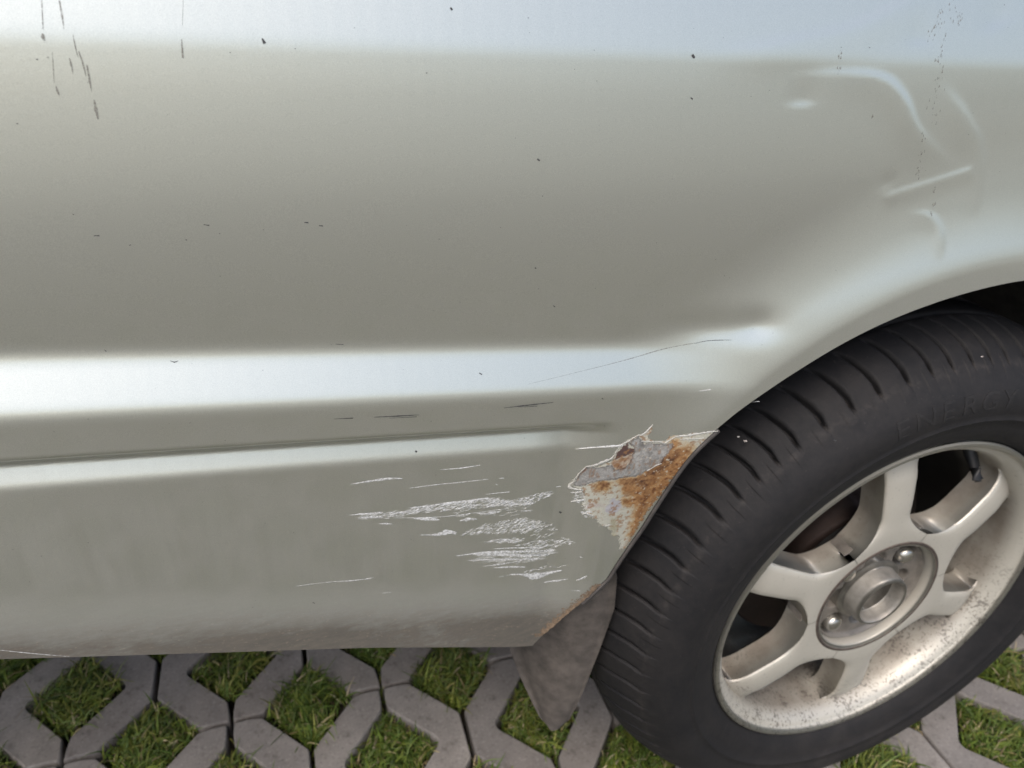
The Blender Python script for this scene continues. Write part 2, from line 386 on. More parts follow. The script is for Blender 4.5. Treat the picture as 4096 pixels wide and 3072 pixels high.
HATCH = [[[[-0.466,0.2139],[-0.4097,0.2106],[-0.3955,0.2046],[-0.4049,0.2012],[-0.4332,0.2049],[-0.4645,0.2084],[-0.4795,0.2104]],230,0.00444,-18,0.00056],[[[-0.4097,0.21],[-0.3946,0.2039],[-0.3778,0.2057],[-0.3631,0.2057],[-0.3617,0.2019],[-0.3771,0.197],[-0.3943,0.1993],[-0.4076,0.2024]],130,0.00484,-16,0.00073],[[[-0.4284,0.1797],[-0.4216,0.1852],[-0.3844,0.1861],[-0.3698,0.178],[-0.3673,0.1724],[-0.3785,0.1696],[-0.4152,0.1768]],230,0.00403,-28,0.00056],[[[-0.3796,0.1831],[-0.3596,0.1724],[-0.3539,0.1626],[-0.363,0.1585],[-0.3779,0.1626],[-0.3746,0.1684]],45,0.00323,-25,0.00056],[[[-0.4121,0.1673],[-0.4013,0.1682],[-0.3874,0.1658],[-0.3779,0.1626],[-0.387,0.1605]],60,0.00403,-8,0.00065],[[[-0.3869,0.1581],[-0.3678,0.1576],[-0.3529,0.1529],[-0.3488,0.1566],[-0.3392,0.1505],[-0.3521,0.1457],[-0.3817,0.1522]],100,0.00363,-10,0.00081],[[[-0.3807,0.1519],[-0.3566,0.145],[-0.3541,0.1393],[-0.376,0.1421]],50,0.00726,-3,0.00048],[[[-0.4177,0.1975],[-0.4073,0.1973],[-0.3984,0.1946],[-0.4054,0.194]],25,0.00323,-8,0.00048],[[[-0.3912,0.1935],[-0.3767,0.1917],[-0.3747,0.19],[-0.3894,0.1925]],12,0.00242,-5,0.00065],[[[-0.5002,0.2163],[-0.4833,0.2144],[-0.4628,0.2096],[-0.4661,0.2077],[-0.4835,0.2086],[-0.4974,0.2119]],50,0.00565,-6,0.0004],[[[-0.4034,0.1262],[-0.3409,0.1265],[-0.3451,0.1232],[-0.3601,0.123]],30,0.00242,-20,0.00056],[[[-0.3486,0.203],[-0.3385,0.2028],[-0.3364,0.1923],[-0.3283,0.1773],[-0.3334,0.1754],[-0.339,0.1854]],36,0.00323,-5,0.00081],[[[-0.435,0.2086],[-0.3717,0.1984],[-0.3891,0.1878],[-0.4415,0.2003]],45,0.00565,-5,0.00024],[[[-0.4161,0.1573],[-0.3605,0.1447],[-0.3591,0.1323],[-0.4185,0.1491]],60,0.00968,-2,0.00032]]
DARKS = [[[[-0.405,0.2876],[-0.392,0.2874],[-0.3714,0.2867]],[0.00019,0.00069,0.00025]],[[[-0.3951,0.2868],[-0.3824,0.2856]],[0.00019,0.00038]],[[[-0.486,0.2936],[-0.4744,0.2924],[-0.459,0.291]],[0.00019,0.00069,0.00019]],[[[-0.4773,0.2915],[-0.4605,0.2898]],[0.00016,0.00031]],[[[-0.5089,0.296],[-0.4981,0.2949]],[0.00019,0.0005]],[[[-0.5614,0.4115],[-0.5589,0.4109]],[0.00031,0.0005]],[[[-0.5137,0.41],[-0.5117,0.4097]],[0.00031,0.00063]],[[[-0.5066,0.4079],[-0.5047,0.4076]],[0.00031,0.00063]],[[[-0.6102,0.4088],[-0.6079,0.4087]],[0.00031,0.00063]],[[[-0.5895,0.3391],[-0.5876,0.3381],[-0.5857,0.3386]],[0.00019,0.0005,0.00019]],[[[-0.2985,0.4907],[-0.2969,0.4891]],[0.00157,0.00126]],[[[-0.388,0.4381],[-0.3864,0.4371]],[0.00094,0.00063]],[[[-0.2965,0.4688],[-0.2952,0.468]],[0.00063,0.00063]],[[[-0.5235,0.4945],[-0.5226,0.4924]],[0.00063,0.00126]],[[[-0.4345,0.5095],[-0.4336,0.5084]],[0.00094,0.00094]],[[[-0.3545,0.1837],[-0.3529,0.1822]],[0.00126,0.00126]],[[[-0.267,0.3129],[-0.2569,0.3142],[-0.2401,0.3141]],[0.00019,0.00038,0.00016]],[[[-0.3717,0.3497],[-0.3704,0.3486]],[0.00047,0.00047]],[[[-0.4198,0.3117],[-0.4181,0.3105]],[0.00063,0.00063]],[[[-0.3858,0.3757],[-0.3849,0.3751]],[0.00063,0.00063]],[[[-0.1427,0.2272],[-0.1399,0.226]],[0.00094,0.00094]],[[[-0.3367,0.2847],[-0.3356,0.2838]],[0.00063,0.00063]],[[[-0.4604,0.259],[-0.4593,0.2582]],[0.00094,0.00094]],[[[-0.5346,0.1411],[-0.5332,0.1397]],[0.00063,0.00063]],[[[-0.5034,0.3382],[-0.4991,0.3374]],[0.00025,0.00031]],[[[-0.6191,0.3486],[-0.6183,0.3475]],[0.00025,0.00044]]]
DIRT = [[[[-0.3887,0.3011],[-0.3528,0.3038],[-0.315,0.307],[-0.2874,0.3111],[-0.267,0.3132]],[0.00016,0.00031,0.0005,0.00094,0.00063]],[[[-0.6088,0.507],[-0.6099,0.5002],[-0.6105,0.4964]],[0.00063,0.00063,0.00063]],[[[-0.611,0.4947],[-0.6112,0.4933],[-0.6108,0.4919]],[0.00094,0.00283,0.00094]],[[[-0.6023,0.5072],[-0.6025,0.5004],[-0.6028,0.4966]],[0.00094,0.00126,0.00031]],[[[-0.5998,0.4944],[-0.5999,0.4882],[-0.5996,0.4855]],[0.00031,0.00094,0.00031]],[[[-0.609,0.4877],[-0.6105,0.4791],[-0.611,0.4755]],[0.00031,0.00063,0.00031]],[[[-0.6107,0.4745],[-0.6106,0.4723],[-0.6102,0.4705]],[0.00047,0.00157,0.00063]],[[[-0.599,0.4882],[-0.5984,0.4828],[-0.5983,0.4783]],[0.00063,0.00157,0.00031]],[[[-0.6031,0.4855],[-0.603,0.4819],[-0.6031,0.4792]],[0.00063,0.00157,0.00031]],[[[-0.597,0.4828],[-0.5973,0.4755],[-0.5975,0.4718]],[0.00094,0.00157,0.00031]],[[[-0.5972,0.4689],[-0.5973,0.4632],[-0.5973,0.4607]],[0.00063,0.00252,0.00063]],[[[-0.5543,0.5088],[-0.5563,0.4989]],[0.00031,0.00031]],[[[-0.5575,0.4935],[-0.5582,0.486]],[0.00063,0.00157]]]
SPATTER = [[[-0.1261,0.5197],0.00944],[[-0.127,0.5152],0.00818],[[-0.1276,0.509],0.00567],[[-0.1315,0.5051],0.00441],[[-0.1222,0.5002],0.00441],[[-0.1225,0.4926],0.00504],[[-0.1229,0.486],0.00693],[[-0.1189,0.4808],0.00693],[[-0.1196,0.474],0.00504],[[-0.1199,0.4672],0.00441],[[-0.1145,0.4575],0.00441],[[-0.1206,0.4463],0.00283],[[-0.1182,0.4347],0.00346],[[-0.1166,0.4257],0.00378],[[-0.1157,0.4212],0.00283],[[-0.0985,0.41],0.00189],[[-0.0963,0.4007],0.0022],[[-0.0962,0.3957],0.00189],[[-0.1134,0.5169],0.00567],[[-0.1987,0.4928],0.00252],[[-0.1976,0.4854],0.00252],[[-0.165,0.458],0.00094],[[-0.11,0.5132],0.00441]]
RUST = {"OUT":[[-0.3505,0.2082],[-0.3487,0.2123],[-0.3468,0.2156],[-0.3436,0.2214],[-0.3398,0.2262],[-0.332,0.2259],[-0.3216,0.2305],[-0.3209,0.2361],[-0.3179,0.2421],[-0.3135,0.2456],[-0.3106,0.2467],[-0.3039,0.2496],[-0.3003,0.2497],[-0.2984,0.2531],[-0.2955,0.2574],[-0.2947,0.256],[-0.2957,0.2509],[-0.2981,0.2464],[-0.2936,0.2439],[-0.2846,0.2423],[-0.2814,0.2447],[-0.2771,0.2468],[-0.2588,0.2484],[-0.2436,0.2488],[-0.2563,0.2357],[-0.2638,0.2201],[-0.2715,0.2065],[-0.2764,0.191],[-0.282,0.1743],[-0.2869,0.1581],[-0.29,0.1493],[-0.2923,0.1392],[-0.296,0.133],[-0.3011,0.1344],[-0.302,0.1472],[-0.3057,0.1526],[-0.3112,0.1533],[-0.3125,0.1606],[-0.3213,0.1662],[-0.3276,0.1747],[-0.335,0.1811],[-0.3388,0.1892],[-0.3384,0.1955],[-0.3404,0.2032],[-0.3446,0.2055]],"GRAY":[[-0.3474,0.2108],[-0.3426,0.2218],[-0.3397,0.2257],[-0.3307,0.225],[-0.3217,0.227],[-0.3185,0.2208],[-0.3085,0.2241],[-0.3075,0.2333],[-0.3054,0.2358],[-0.3073,0.2401],[-0.3115,0.2441],[-0.3043,0.2488],[-0.2998,0.2419],[-0.2934,0.2423],[-0.2837,0.2405],[-0.278,0.2409],[-0.2769,0.2374],[-0.2817,0.2279],[-0.2836,0.2222],[-0.2934,0.2171],[-0.2969,0.2129],[-0.306,0.2126],[-0.3134,0.2124],[-0.3279,0.2124],[-0.3357,0.2106],[-0.3409,0.207],[-0.3466,0.2086]],"MAROON":[[-0.32,0.2317],[-0.3195,0.2366],[-0.3166,0.2416],[-0.3121,0.2442],[-0.3108,0.2393],[-0.3064,0.238],[-0.3053,0.235],[-0.3093,0.2335],[-0.3153,0.2324]],"ORANGE1":[[-0.3217,0.227],[-0.3194,0.2317],[-0.3123,0.2326],[-0.3075,0.2333],[-0.3086,0.2249],[-0.3118,0.2218],[-0.3178,0.2207]],"ORANGE2":[[-0.2775,0.2415],[-0.2746,0.2414],[-0.2762,0.2332],[-0.2794,0.2313],[-0.2686,0.2369],[-0.2627,0.2342],[-0.2653,0.2187],[-0.2717,0.2024],[-0.2762,0.1901],[-0.2801,0.1801],[-0.2836,0.1659],[-0.2871,0.1556],[-0.2895,0.1465],[-0.2936,0.1503],[-0.2932,0.1665],[-0.2933,0.1741],[-0.2934,0.181],[-0.3048,0.1859],[-0.3061,0.1896],[-0.2966,0.1901],[-0.3075,0.2004],[-0.3087,0.2069],[-0.313,0.2101],[-0.3057,0.211],[-0.2966,0.2113],[-0.2927,0.2162],[-0.2865,0.2217],[-0.2804,0.2307]],"ORANGE3":[[-0.3315,0.2043],[-0.3305,0.2103],[-0.3273,0.2123],[-0.3193,0.2105],[-0.3197,0.2052],[-0.3229,0.2019]],"ORANGE4":[[-0.3435,0.2203],[-0.3398,0.2261],[-0.3384,0.2239],[-0.3408,0.2203]],"GRAY2":[[-0.3207,0.1833],[-0.3166,0.1937],[-0.3095,0.1903],[-0.3067,0.1823],[-0.311,0.176],[-0.3167,0.1784]],"MAUVE":[[-0.3369,0.1876],[-0.3346,0.1921],[-0.3247,0.1896],[-0.3211,0.1858],[-0.3291,0.1862],[-0.3344,0.1858]],"BROWN":[[-0.2794,0.2313],[-0.2717,0.2343],[-0.2702,0.2298],[-0.275,0.2213],[-0.2823,0.2159],[-0.2906,0.2121],[-0.2909,0.1992],[-0.2992,0.2029],[-0.3082,0.2076],[-0.3117,0.2098],[-0.2966,0.2113],[-0.2888,0.2181]],"STREAK":[[-0.3145,0.1729],[-0.3083,0.172],[-0.3057,0.1526],[-0.3055,0.1357],[-0.3077,0.1363],[-0.3107,0.154]],"EDGE":[[-0.285,0.1758],[-0.2816,0.175],[-0.2885,0.1489],[-0.2938,0.1324],[-0.296,0.133],[-0.2916,0.1506]]}
PEEL = [[[[-0.3395,0.2043],[-0.3446,0.2051],[-0.3489,0.2067],[-0.3503,0.209],[-0.3478,0.2119]],[0.00054,0.0014,0.00183,0.00161,0.00075]],[[[-0.3478,0.2119],[-0.3459,0.2171],[-0.3429,0.2225],[-0.3398,0.2264]],[0.00043,0.00038,0.00043,0.00054]],[[[-0.3403,0.2264],[-0.3344,0.2273],[-0.328,0.2302],[-0.3225,0.2328],[-0.3212,0.2361]],[0.00032,0.0014,0.00248,0.00237,0.00032]],[[[-0.321,0.2368],[-0.3174,0.2431],[-0.3134,0.2452],[-0.3111,0.2459]],[0.00032,0.00048,0.00118,0.00075]],[[[-0.3111,0.2459],[-0.3079,0.2486],[-0.3039,0.2501]],[0.00027,0.00038,0.00038]],[[[-0.3032,0.2494],[-0.2999,0.2513],[-0.2974,0.2543],[-0.2952,0.2577]],[0.00043,0.0014,0.00161,0.00022]],[[[-0.3019,0.2445],[-0.2941,0.2434],[-0.2869,0.2424],[-0.2838,0.2411],[-0.2812,0.2434],[-0.2765,0.2464]],[0.00043,0.00075,0.00108,0.00086,0.00065,0.00075]],[[[-0.2765,0.2464],[-0.2673,0.2469],[-0.2588,0.2481],[-0.2454,0.2487]],[0.00118,0.00215,0.00151,0.00032]],[[[-0.2732,0.244],[-0.264,0.2438],[-0.2549,0.2436]],[0.00016,0.00065,0.00032]],[[[-0.2934,0.2171],[-0.2897,0.2197],[-0.2866,0.222],[-0.2832,0.2232]],[0.00016,0.00054,0.00043,0.00016]],[[[-0.318,0.1655],[-0.3161,0.1659],[-0.3134,0.1659]],[0.00011,0.00065,0.00032]],[[[-0.3471,0.2021],[-0.3443,0.2023],[-0.3404,0.2028]],[0.00043,0.00129,0.00108]],[[[-0.3404,0.2028],[-0.338,0.197],[-0.337,0.1931]],[0.00086,0.00161,0.00054]],[[[-0.3472,0.1933],[-0.3434,0.1942],[-0.34,0.1943]],[0.00022,0.00118,0.00054]],[[[-0.3378,0.1801],[-0.335,0.1815],[-0.3319,0.18]],[0.00022,0.00129,0.00054]],[[[-0.349,0.2418],[-0.3339,0.2429],[-0.3167,0.2428]],[0.00016,0.00048,0.00075]]]
DENTPT = [[-0.2201,0.3133],[-0.3079,0.3173],[-0.2341,0.3276],[-0.2741,0.2957]]
GLINT_LINES = [[[-0.2334,0.4784],[-0.1911,0.4812],[-0.1591,0.4788],[-0.1388,0.4673],[-0.1184,0.4463],[-0.0752,0.4201]],[[-0.0752,0.4201],[-0.1285,0.4081]],[[-0.1165,0.3937],[-0.0927,0.3914],[-0.0778,0.3783],[-0.0774,0.3596]],[[-0.1137,0.4768],[-0.0822,0.4544],[-0.06,0.4303],[-0.0484,0.3864]],[[-0.2555,0.4939],[-0.2307,0.4976],[-0.1857,0.5059],[-0.1448,0.5221]]]
SPOTS = [[-0.2157,0.467],[-0.1333,0.502],[-0.0733,0.5141],[-0.1357,0.4143],[-0.6009,0.4873],[-0.5885,0.4873],[-0.3817,0.4783]]
FLAP = [[[-0.3342, 0.085, 0.0219], [-0.3007, 0.026, 0.1106]], [[-0.3647, 0.09, -0.033], [-0.2927, 0.024, 0.0896]], [[-0.3609, 0.085, -0.0515], [-0.2892, 0.026, 0.0511]], [[-0.3512, 0.074, -0.0824], [-0.2953, 0.031, -0.0084]], [[-0.3424, 0.064, -0.1046], [-0.303, 0.036, -0.0665]], [[-0.3382, 0.054, -0.113], [-0.3116, 0.039, -0.1072]], [[-0.3326, 0.046, -0.1166], [-0.3179, 0.041, -0.1167]]]
STONES = [((-0.1985, 0.0290, 0.2145), 0.0012), ((-0.1955, 0.0235, 0.2135), 0.0017), ((-0.010, -0.004, 0.2790), 0.0011)]
# ------------------------------------------------------------------ the ground
ZG = -0.284
PA, PB, PPH = 0.09221, 0.09262, -0.01917
POX, POY = -0.83549, 0.27390
CW, CS = 0.605, 0.352
rnd = random.Random(11)
def lat(i, j):
    gx, gy = i * PA, j * PB
    return (POX + math.cos(PPH) * gx - math.sin(PPH) * gy, POY + math.sin(PPH) * gx + math.cos(PPH) * gy)

def mat_paver():
    t = NT('grey_concrete'); v = t.coord('Object')
    info = t.n.new('ShaderNodeObjectInfo')
    n = t.noise(v, 16, 6, 0.65); n2 = t.noise(v, 260, 4, 0.7)
    c = t.mix(t.ramp(n, 0.3, 0.7), (0.165, 0.150, 0.134), (0.265, 0.242, 0.218))
    c = t.mix(t.math('MULTIPLY', t.ramp(t.noise(v, 5, 3, 0.6), 0.5, 0.75), 0.35), c, (0.16, 0.13, 0.10))
    c = t.mix(t.math('MULTIPLY', info.outputs['Random'], 0.35), c, (0.085, 0.08, 0.085))
    c = t.mix(t.math('MULTIPLY', t.ramp(n2, 0.58, 0.70), 0.6), c, (0.34, 0.32, 0.30))
    c = t.mix(t.math('MULTIPLY', t.ramp(n2, 0.42, 0.30), 0.75), c, (0.05, 0.045, 0.045))
    c = t.mix(t.math('MULTIPLY', t.ramp(t.noise(v, 45, 5, 0.7), 0.54, 0.66), 0.45), c, (0.07, 0.06, 0.05))
    c = t.mix(t.math('MULTIPLY', t.ramp(t.noise(t.coord(scale=(40, 300, 1)), 1.0, 3, 0.6, 0.4), 0.66, 0.72), 0.3), c, (0.36, 0.34, 0.32))
    t.set(Base_Color=c, Roughness=0.88)
    t.bump(t.math('ADD', n2, t.math('MULTIPLY', n, 1.5)), 0.45, 0.0015)
    return t.m
M_PAVER = mat_paver()
M_SOIL = mat_simple('dark_soil', (0.040, 0.032, 0.022), 0.95, 0.0, 0.5, 40, 0.5)
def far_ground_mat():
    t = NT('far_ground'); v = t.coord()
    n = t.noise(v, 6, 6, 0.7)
    t.set(Base_Color=t.mix(t.ramp(n, 0.4, 0.6), (0.25, 0.24, 0.215), (0.16, 0.165, 0.115)), Roughness=0.95)  # paler than the pavers: sunlit ground put into the colour for the reflection
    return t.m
mbg = MB()
# ground sheet: an outer ring to the horizon and a soil bed below the pavers
def ringmesh(r0x, r0y, cx, cy, z):
    a = [(cx - r0x, cy - r0y), (cx + r0x, cy - r0y), (cx + r0x, cy + r0y), (cx - r0x, cy + r0y)]
    b = [(-400, -400), (400, -400), (400, 400), (-400, 400)]
    vs = [(x, y, z) for x, y in a] + [(x, y, z) for x, y in b]
    return vs, [(0, 4, 5, 1), (1, 5, 6, 2), (2, 6, 7, 3), (3, 7, 4, 0)]
g = mesh_obj('ground', [(-400, -400, ZG - 0.03), (400, -400, ZG - 0.03), (400, 400, ZG - 0.03), (-400, 400, ZG - 0.03)], [(0, 1, 2, 3)], M_SOIL, smooth=False)
tag(g, 'dark soil under the pavers', kind='structure')
I0, I1, J0, J1 = -26, 40, -40, 22
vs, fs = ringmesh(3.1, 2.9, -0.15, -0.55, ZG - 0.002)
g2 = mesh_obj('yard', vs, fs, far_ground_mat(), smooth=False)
tag(g2, 'unseen patchy yard, lightened to brighten the reflection in the panel', kind='structure')

pav = empty('pavement', (-0.3, 0, ZG)); tag(pav, 'grey concrete grass pavers with tufts of grass under the car', kind='structure')
pav_loc = Vector((-0.3, 0, ZG))

def notch(h, up=1):
    # quarter outlines of a grass cell: from its side tip to its end tip
    w = CW * PA; H = (1 - CS) * PB
    return [(w, 0.000), (w - 0.0010, 0.0042), (w - 0.0042, 0.0086), (w - 0.0105, 0.0152), (0.030, 0.0318), (0.0185, 0.0444), (0.0108, 0.0528), (0.0046, H)]
def paver_outline():
    g_ = 0.0027
    Q = notch(0)
    w = CW * PA; H = (1 - CS) * PB
    pts = []
    # left column is a node at row 0 and row 2, a cell at row 1; right column the reverse
    pts += [(g_, g_), (g_, 0.5 * CS * PB)]
    pts += [(max(x, g_), PB - y) for x, y in reversed(Q)]
    pts += [(max(x, g_), PB + y) for x, y in Q[1:]]
    pts += [(g_, 2 * PB - 0.5 * CS * PB), (g_, 2 * PB - g_)]
    xe = PA - w
    for k in range(1, 4): pts.append((xe * k / 4.6, 2 * PB - g_ + 0.0016 * math.sin(math.pi * k / 4)))
    pts += [(PA - x, 2 * PB - y) if k else (PA - x, 2 * PB - g_ - 0.001) for k, (x, y) in enumerate(Q)]
    pts += [(PA - g_, 2 * PB - H - 0.003), (PA - g_, H + 0.003)]
    pts += [(PA - x, y) if k != len(Q) - 1 else (PA - x, g_ + 0.001) for k, (x, y) in enumerate(Q[::-1])]
    for k in range(3, 0, -1): pts.append((xe * k / 4.6, g_ + 0.0016 * math.sin(math.pi * k / 4)))
    out = []
    for q in pts:
        if not out or math.hypot(q[0] - out[-1][0], q[1] - out[-1][1]) > 0.0026: out.append(q)
    return out
def offset_poly(P, d):
    # P clockwise or not: push inward by d
    n = len(P); A = sum(P[i][0] * P[(i + 1) % n][1] - P[(i + 1) % n][0] * P[i][1] for i in range(n))
    s = 1 if A > 0 else -1
    out = []
    for i in range(n):
        a = Vector(P[i - 1]); b = Vector(P[i]); c = Vector(P[(i + 1) % n])
        e1 = (b - a).normalized(); e2 = (c - b).normalized()
        n1 = Vector((-e1.y, e1.x)) * s; n2 = Vector((-e2.y, e2.x)) * s
        m = (n1 + n2); L = max(0.35, m.length / 2); m = m.normalized() if m.length > 1e-6 else n1
        q = b + m * (d / max(L, 0.6)); out.append((q.x, q.y))
    return out, s
def paver_mesh(mirror):
    P = paver_outline()
    P = [(x, y - PB) for x, y in P]
    if mirror: P = [(-x, y) for x, y in P]
    A = sum(P[i][0] * P[(i + 1) % len(P)][1] - P[(i + 1) % len(P)][0] * P[i][1] for i in range(len(P)))
    if A < 0: P = P[::-1]
    p1, _ = offset_poly(P, 0.0008); p2, _ = offset_poly(P, 0.0019)
    n = len(P)
    vs = [(x, y, -0.032) for x, y in P] + [(x, y, -0.0026) for x, y in P] + [(x, y, -0.0004) for x, y in p1] + [(x, y, 0) for x, y in p2]
    fs = []
    for k in range(3):
        for i in range(n):
            j = (i + 1) % n
            fs.append((k * n + i, k * n + j, (k + 1) * n + j, (k + 1) * n + i))
    fs.append(tuple(3 * n + i for i in range(n)))
    return vs, fs
pm = []
for mi in (False, True):
    vs, fs = paver_mesh(mi)
    me = bpy.data.meshes.new('paver'); me.from_pydata(vs, [], fs); me.update(); me.materials.append(M_PAVER)
    me.polygons.foreach_set('use_smooth', [len(p.vertices) == 4 for p in me.polygons])
    pm.append((me, vs, fs))
farp = MB()
cells = []
for i in range(I0, I1):
    for j in range(J0, J1):
        if (i + j) % 2: cells.append((i, j))
        if j % 2: continue
        even = (i % 2 == 0)
        # strip i..i+1 ; even i: node on the left at row j
        if even: x, y = lat(i, j + 1); mi = 0
        else: x, y = lat(i + 1, j + 1); mi = 1
        near = (-1.25 < x < 0.65) and (-0.40 < y < 0.80)
        rz = PPH + rnd.uniform(-0.012, 0.012); z = ZG + rnd.uniform(-0.0015, 0.0015)
        dx, dy = rnd.uniform(-0.0007, 0.0007), rnd.uniform(-0.0007, 0.0007)
        if near:
            o = bpy.data.objects.new('paver', pm[mi][0]); COL.objects.link(o); o.parent = pav
            o.matrix_parent_inverse = Matrix.Translation(-pav_loc)
            o.location = (x + dx, y + dy, z); o.rotation_euler = (rnd.uniform(-.006, .006), rnd.uniform(-.006, .006), rz)
        else:
            c, s = math.cos(rz), math.sin(rz)
            farp.add([(x + dx + c * a - s * b, y + dy + s * a + c * b, z + h) for a, b, h in pm[mi][1]], pm[mi][2])
fo = farp.build('outer_pavers', M_PAVER, smooth=False); fo.parent = pav
fo.matrix_parent_inverse = Matrix.Translation(-pav_loc); fo['kind'] = 'stuff'

# grass: curved tapering blades rooted in every cell and in the wider joints
gv, gf, gc = [], [], []
def blade(x, y, h, lean, az, w, col, curl):
    b = len(gv); n = 4
    ux, uy = math.cos(az), math.sin(az)
    px, py = -uy, ux
    for k in range(n + 1):
        t = k / n
        out = lean * t + curl * t * t
        hx = h * math.sin(min(out, 1.9)) * t * 0.9
        hz = h * t * math.cos(min(out * 0.75, 1.35))
        ww = w * (1 - t ** 1.6) * 0.5 + 0.00012
        for sgn in (-1, 1):
            gv.append((x + ux * hx + px * ww * sgn, y + uy * hx + py * ww * sgn, ZG - 0.014 + hz + (0.0004 if sgn > 0 else 0)))
            gc.append(tuple(c * (0.55 + 0.45 * min(1, t * 1.6)) for c in col) if False else col)
    for k in range(n):
        gf.append((b + 2 * k, b + 2 * k + 1, b + 2 * k + 3, b + 2 * k + 2))
greens = [(0.085, 0.135, 0.022), (0.12, 0.17, 0.028), (0.07, 0.115, 0.02), (0.155, 0.185, 0.032), (0.12, 0.165, 0.045), (0.20, 0.20, 0.05)]
dry = [(0.33, 0.28, 0.14), (0.26, 0.20, 0.10), (0.40, 0.33, 0.22)]
for (i, j) in cells:
    x0, y0 = lat(i, j)
    vis = (-1.15 < x0 < 0.60) and (-0.35 < y0 < 0.75)
    close = vis
    dist = math.hypot(x0 + 0.4, y0)
    if not close and dist > 1.9: n = 40
    elif not close: n = 140
    else: n = 900
    vig = rnd.uniform(0.75, 1.25)
    hue = rnd.random()
    bald = (rnd.uniform(-0.03, 0.03), rnd.uniform(-0.03, 0.03)) if rnd.random() < 0.45 else None
    for k in range(n):
        while True:
            a, b = rnd.uniform(-1, 1), rnd.uniform(-1, 1)
            if abs(a) + abs(b) * 0.96 < 0.98: break
        lx, ly = a * CW * PA * 0.94, b * (1 - CS) * PB * 0.96
        if bald and math.hypot(lx - bald[0], ly - bald[1]) < 0.016 and rnd.random() < 0.85: continue
        x = x0 + lx; y = y0 + ly
        edge = abs(a) + abs(b)
        h = vig * rnd.uniform(0.014, 0.030) * (1.2 - 0.35 * edge)
        if rnd.random() < 0.06: h *= 1.5
        az = math.atan2(-ly, -lx) + rnd.gauss(0, 1.5) if (edge > 0.6 and rnd.random() < 0.75) else rnd.uniform(0, 6.283)
        if rnd.random() < 0.09: c = rnd.choice(dry)
        else:
            c = greens[min(5, max(0, int(rnd.gauss(2.2 + 1.6 * hue, 1.3))))]
        w = rnd.uniform(0.0014, 0.0034) * (1 if close else 2.2)
        f = rnd.uniform(0.6, 1.6)
        blade(x, y, h, rnd.uniform(0.1, 0.9), az, w, tuple(q * f for q in c), rnd.uniform(0.0, 1.5))
    # a few blades creeping along the straight joint above and below the cell
    if close:
        for k in range(rnd.choice([0, 4, 14, 26])):
            sgn = rnd.choice((-1, 1)); ly = sgn * ((1 - CS) * PB + rnd.uniform(-0.004, 0.030))
            blade(x0 + rnd.uniform(-0.0015, 0.0015), y0 + ly, rnd.uniform(0.006, 0.016), rnd.uniform(0, 1), rnd.uniform(0, 6.28), 0.0012, rnd.choice(greens), 0.6)
def mat_grass():
    t = NT('grass_blades')
    t.set(Base_Color=t.attr(), Roughness=0.55, Specular_IOR_Level=0.3)
    tr = t.n.new('ShaderNodeBsdfTranslucent'); ms = t.n.new('ShaderNodeMixShader'); ms.inputs[0].default_value = 0.35
    t.l.new(t.attr(), tr.inputs['Color'])
    out = t.n['Material Output']
    t.l.new(t.b.outputs[0], ms.inputs[1]); t.l.new(tr.outputs[0], ms.inputs[2]); t.l.new(ms.outputs[0], out.inputs['Surface'])
    return t.m
M_GRASS = mat_grass()
go = mesh_obj('grass', gv, np.array(gf), M_GRASS, smooth=True, col=np.array(gc))
tag(go, 'short green grass growing in the cells of the pavers', 'grass', kind='stuff')

# ------------------------------------------------------------------ the car
car_loc = Vector((-0.3, 0.8, ZG))
car = empty('car', car_loc)
tag(car, 'silver green car with a rusted wheel arch, white scrapes and dirty alloy wheel', 'car')
WL = {car.name: car_loc}
def attach(o, parent):
    o.parent = parent
    o.matrix_parent_inverse = Matrix.Translation(-WL.get(parent.name, Vector((0, 0, 0))))
    WL[o.name] = Vector(o.location)
    return o

def densify(P, step):
    out = []
    for (a, b) in zip(P[:-1], P[1:]):
        n = max(1, int(math.hypot(b[0] - a[0], b[1] - a[1]) / step))
        for k in range(n): out.append((a[0] + (b[0] - a[0]) * k / n, a[1] + (b[1] - a[1]) * k / n))
    out.append(tuple(P[-1])); return out
def smooth_line(P, n=6, w=0.5):
    P = [list(p) for p in P]
    for _ in range(n):
        Q = [p[:] for p in P]
        for i in range(1, len(P) - 1):
            for c in (0, 1): Q[i][c] = P[i][c] * (1 - w) + w * 0.5 * (P[i - 1][c] + P[i + 1][c])
        P = Q
    return [tuple(p) for p in P]
arch = list(reversed([tuple(q) for q in reversed(ARCH)]))
right = [(0.34 * math.cos(R(a)), 0.342 * math.sin(R(a))) for a in range(85, 20, -5)]
arch_d = smooth_line(densify(arch + right, 0.004), 30)
edge = [(-1.7, 0.20), (-0.86, 0.195)] + [tuple(q) for q in SILL[:4]] + [tuple(SILL[4])] + arch_d + [(0.33, 0.06), (0.36, 0.03), (1.1, 0.03)]
sill_part = smooth_line(densify(edge[:6], 0.004), 20)
E_line = sill_part + densify([sill_part[-1]] + edge[6:7] + [arch_d[0]], 0.004)[1:-1] + arch_d + densify([arch_d[-1], (0.33, 0.06), (0.36, 0.03), (1.1, 0.03)], 0.01)[1:]
EL = np.array(E_line)
poly = np.array([(-1.7, 1.04)] + E_line + [(1.1, 1.04)])
def inside(P, x, z):
    c = np.zeros(x.shape, bool); n = len(P)
    for i in range(n):
        x1, z1 = P[i - 1]; x2, z2 = P[i]
        if z1 == z2: continue
        m = ((z1 > z) != (z2 > z)) & (x < (x2 - x1) * (z - z1) / (z2 - z1) + x1)
        c ^= m
    return c
xs = np.concatenate([np.arange(-1.7, -0.78, 0.012), np.arange(-0.78, 0.06, 0.0022), np.arange(0.06, 1.1, 0.009)])
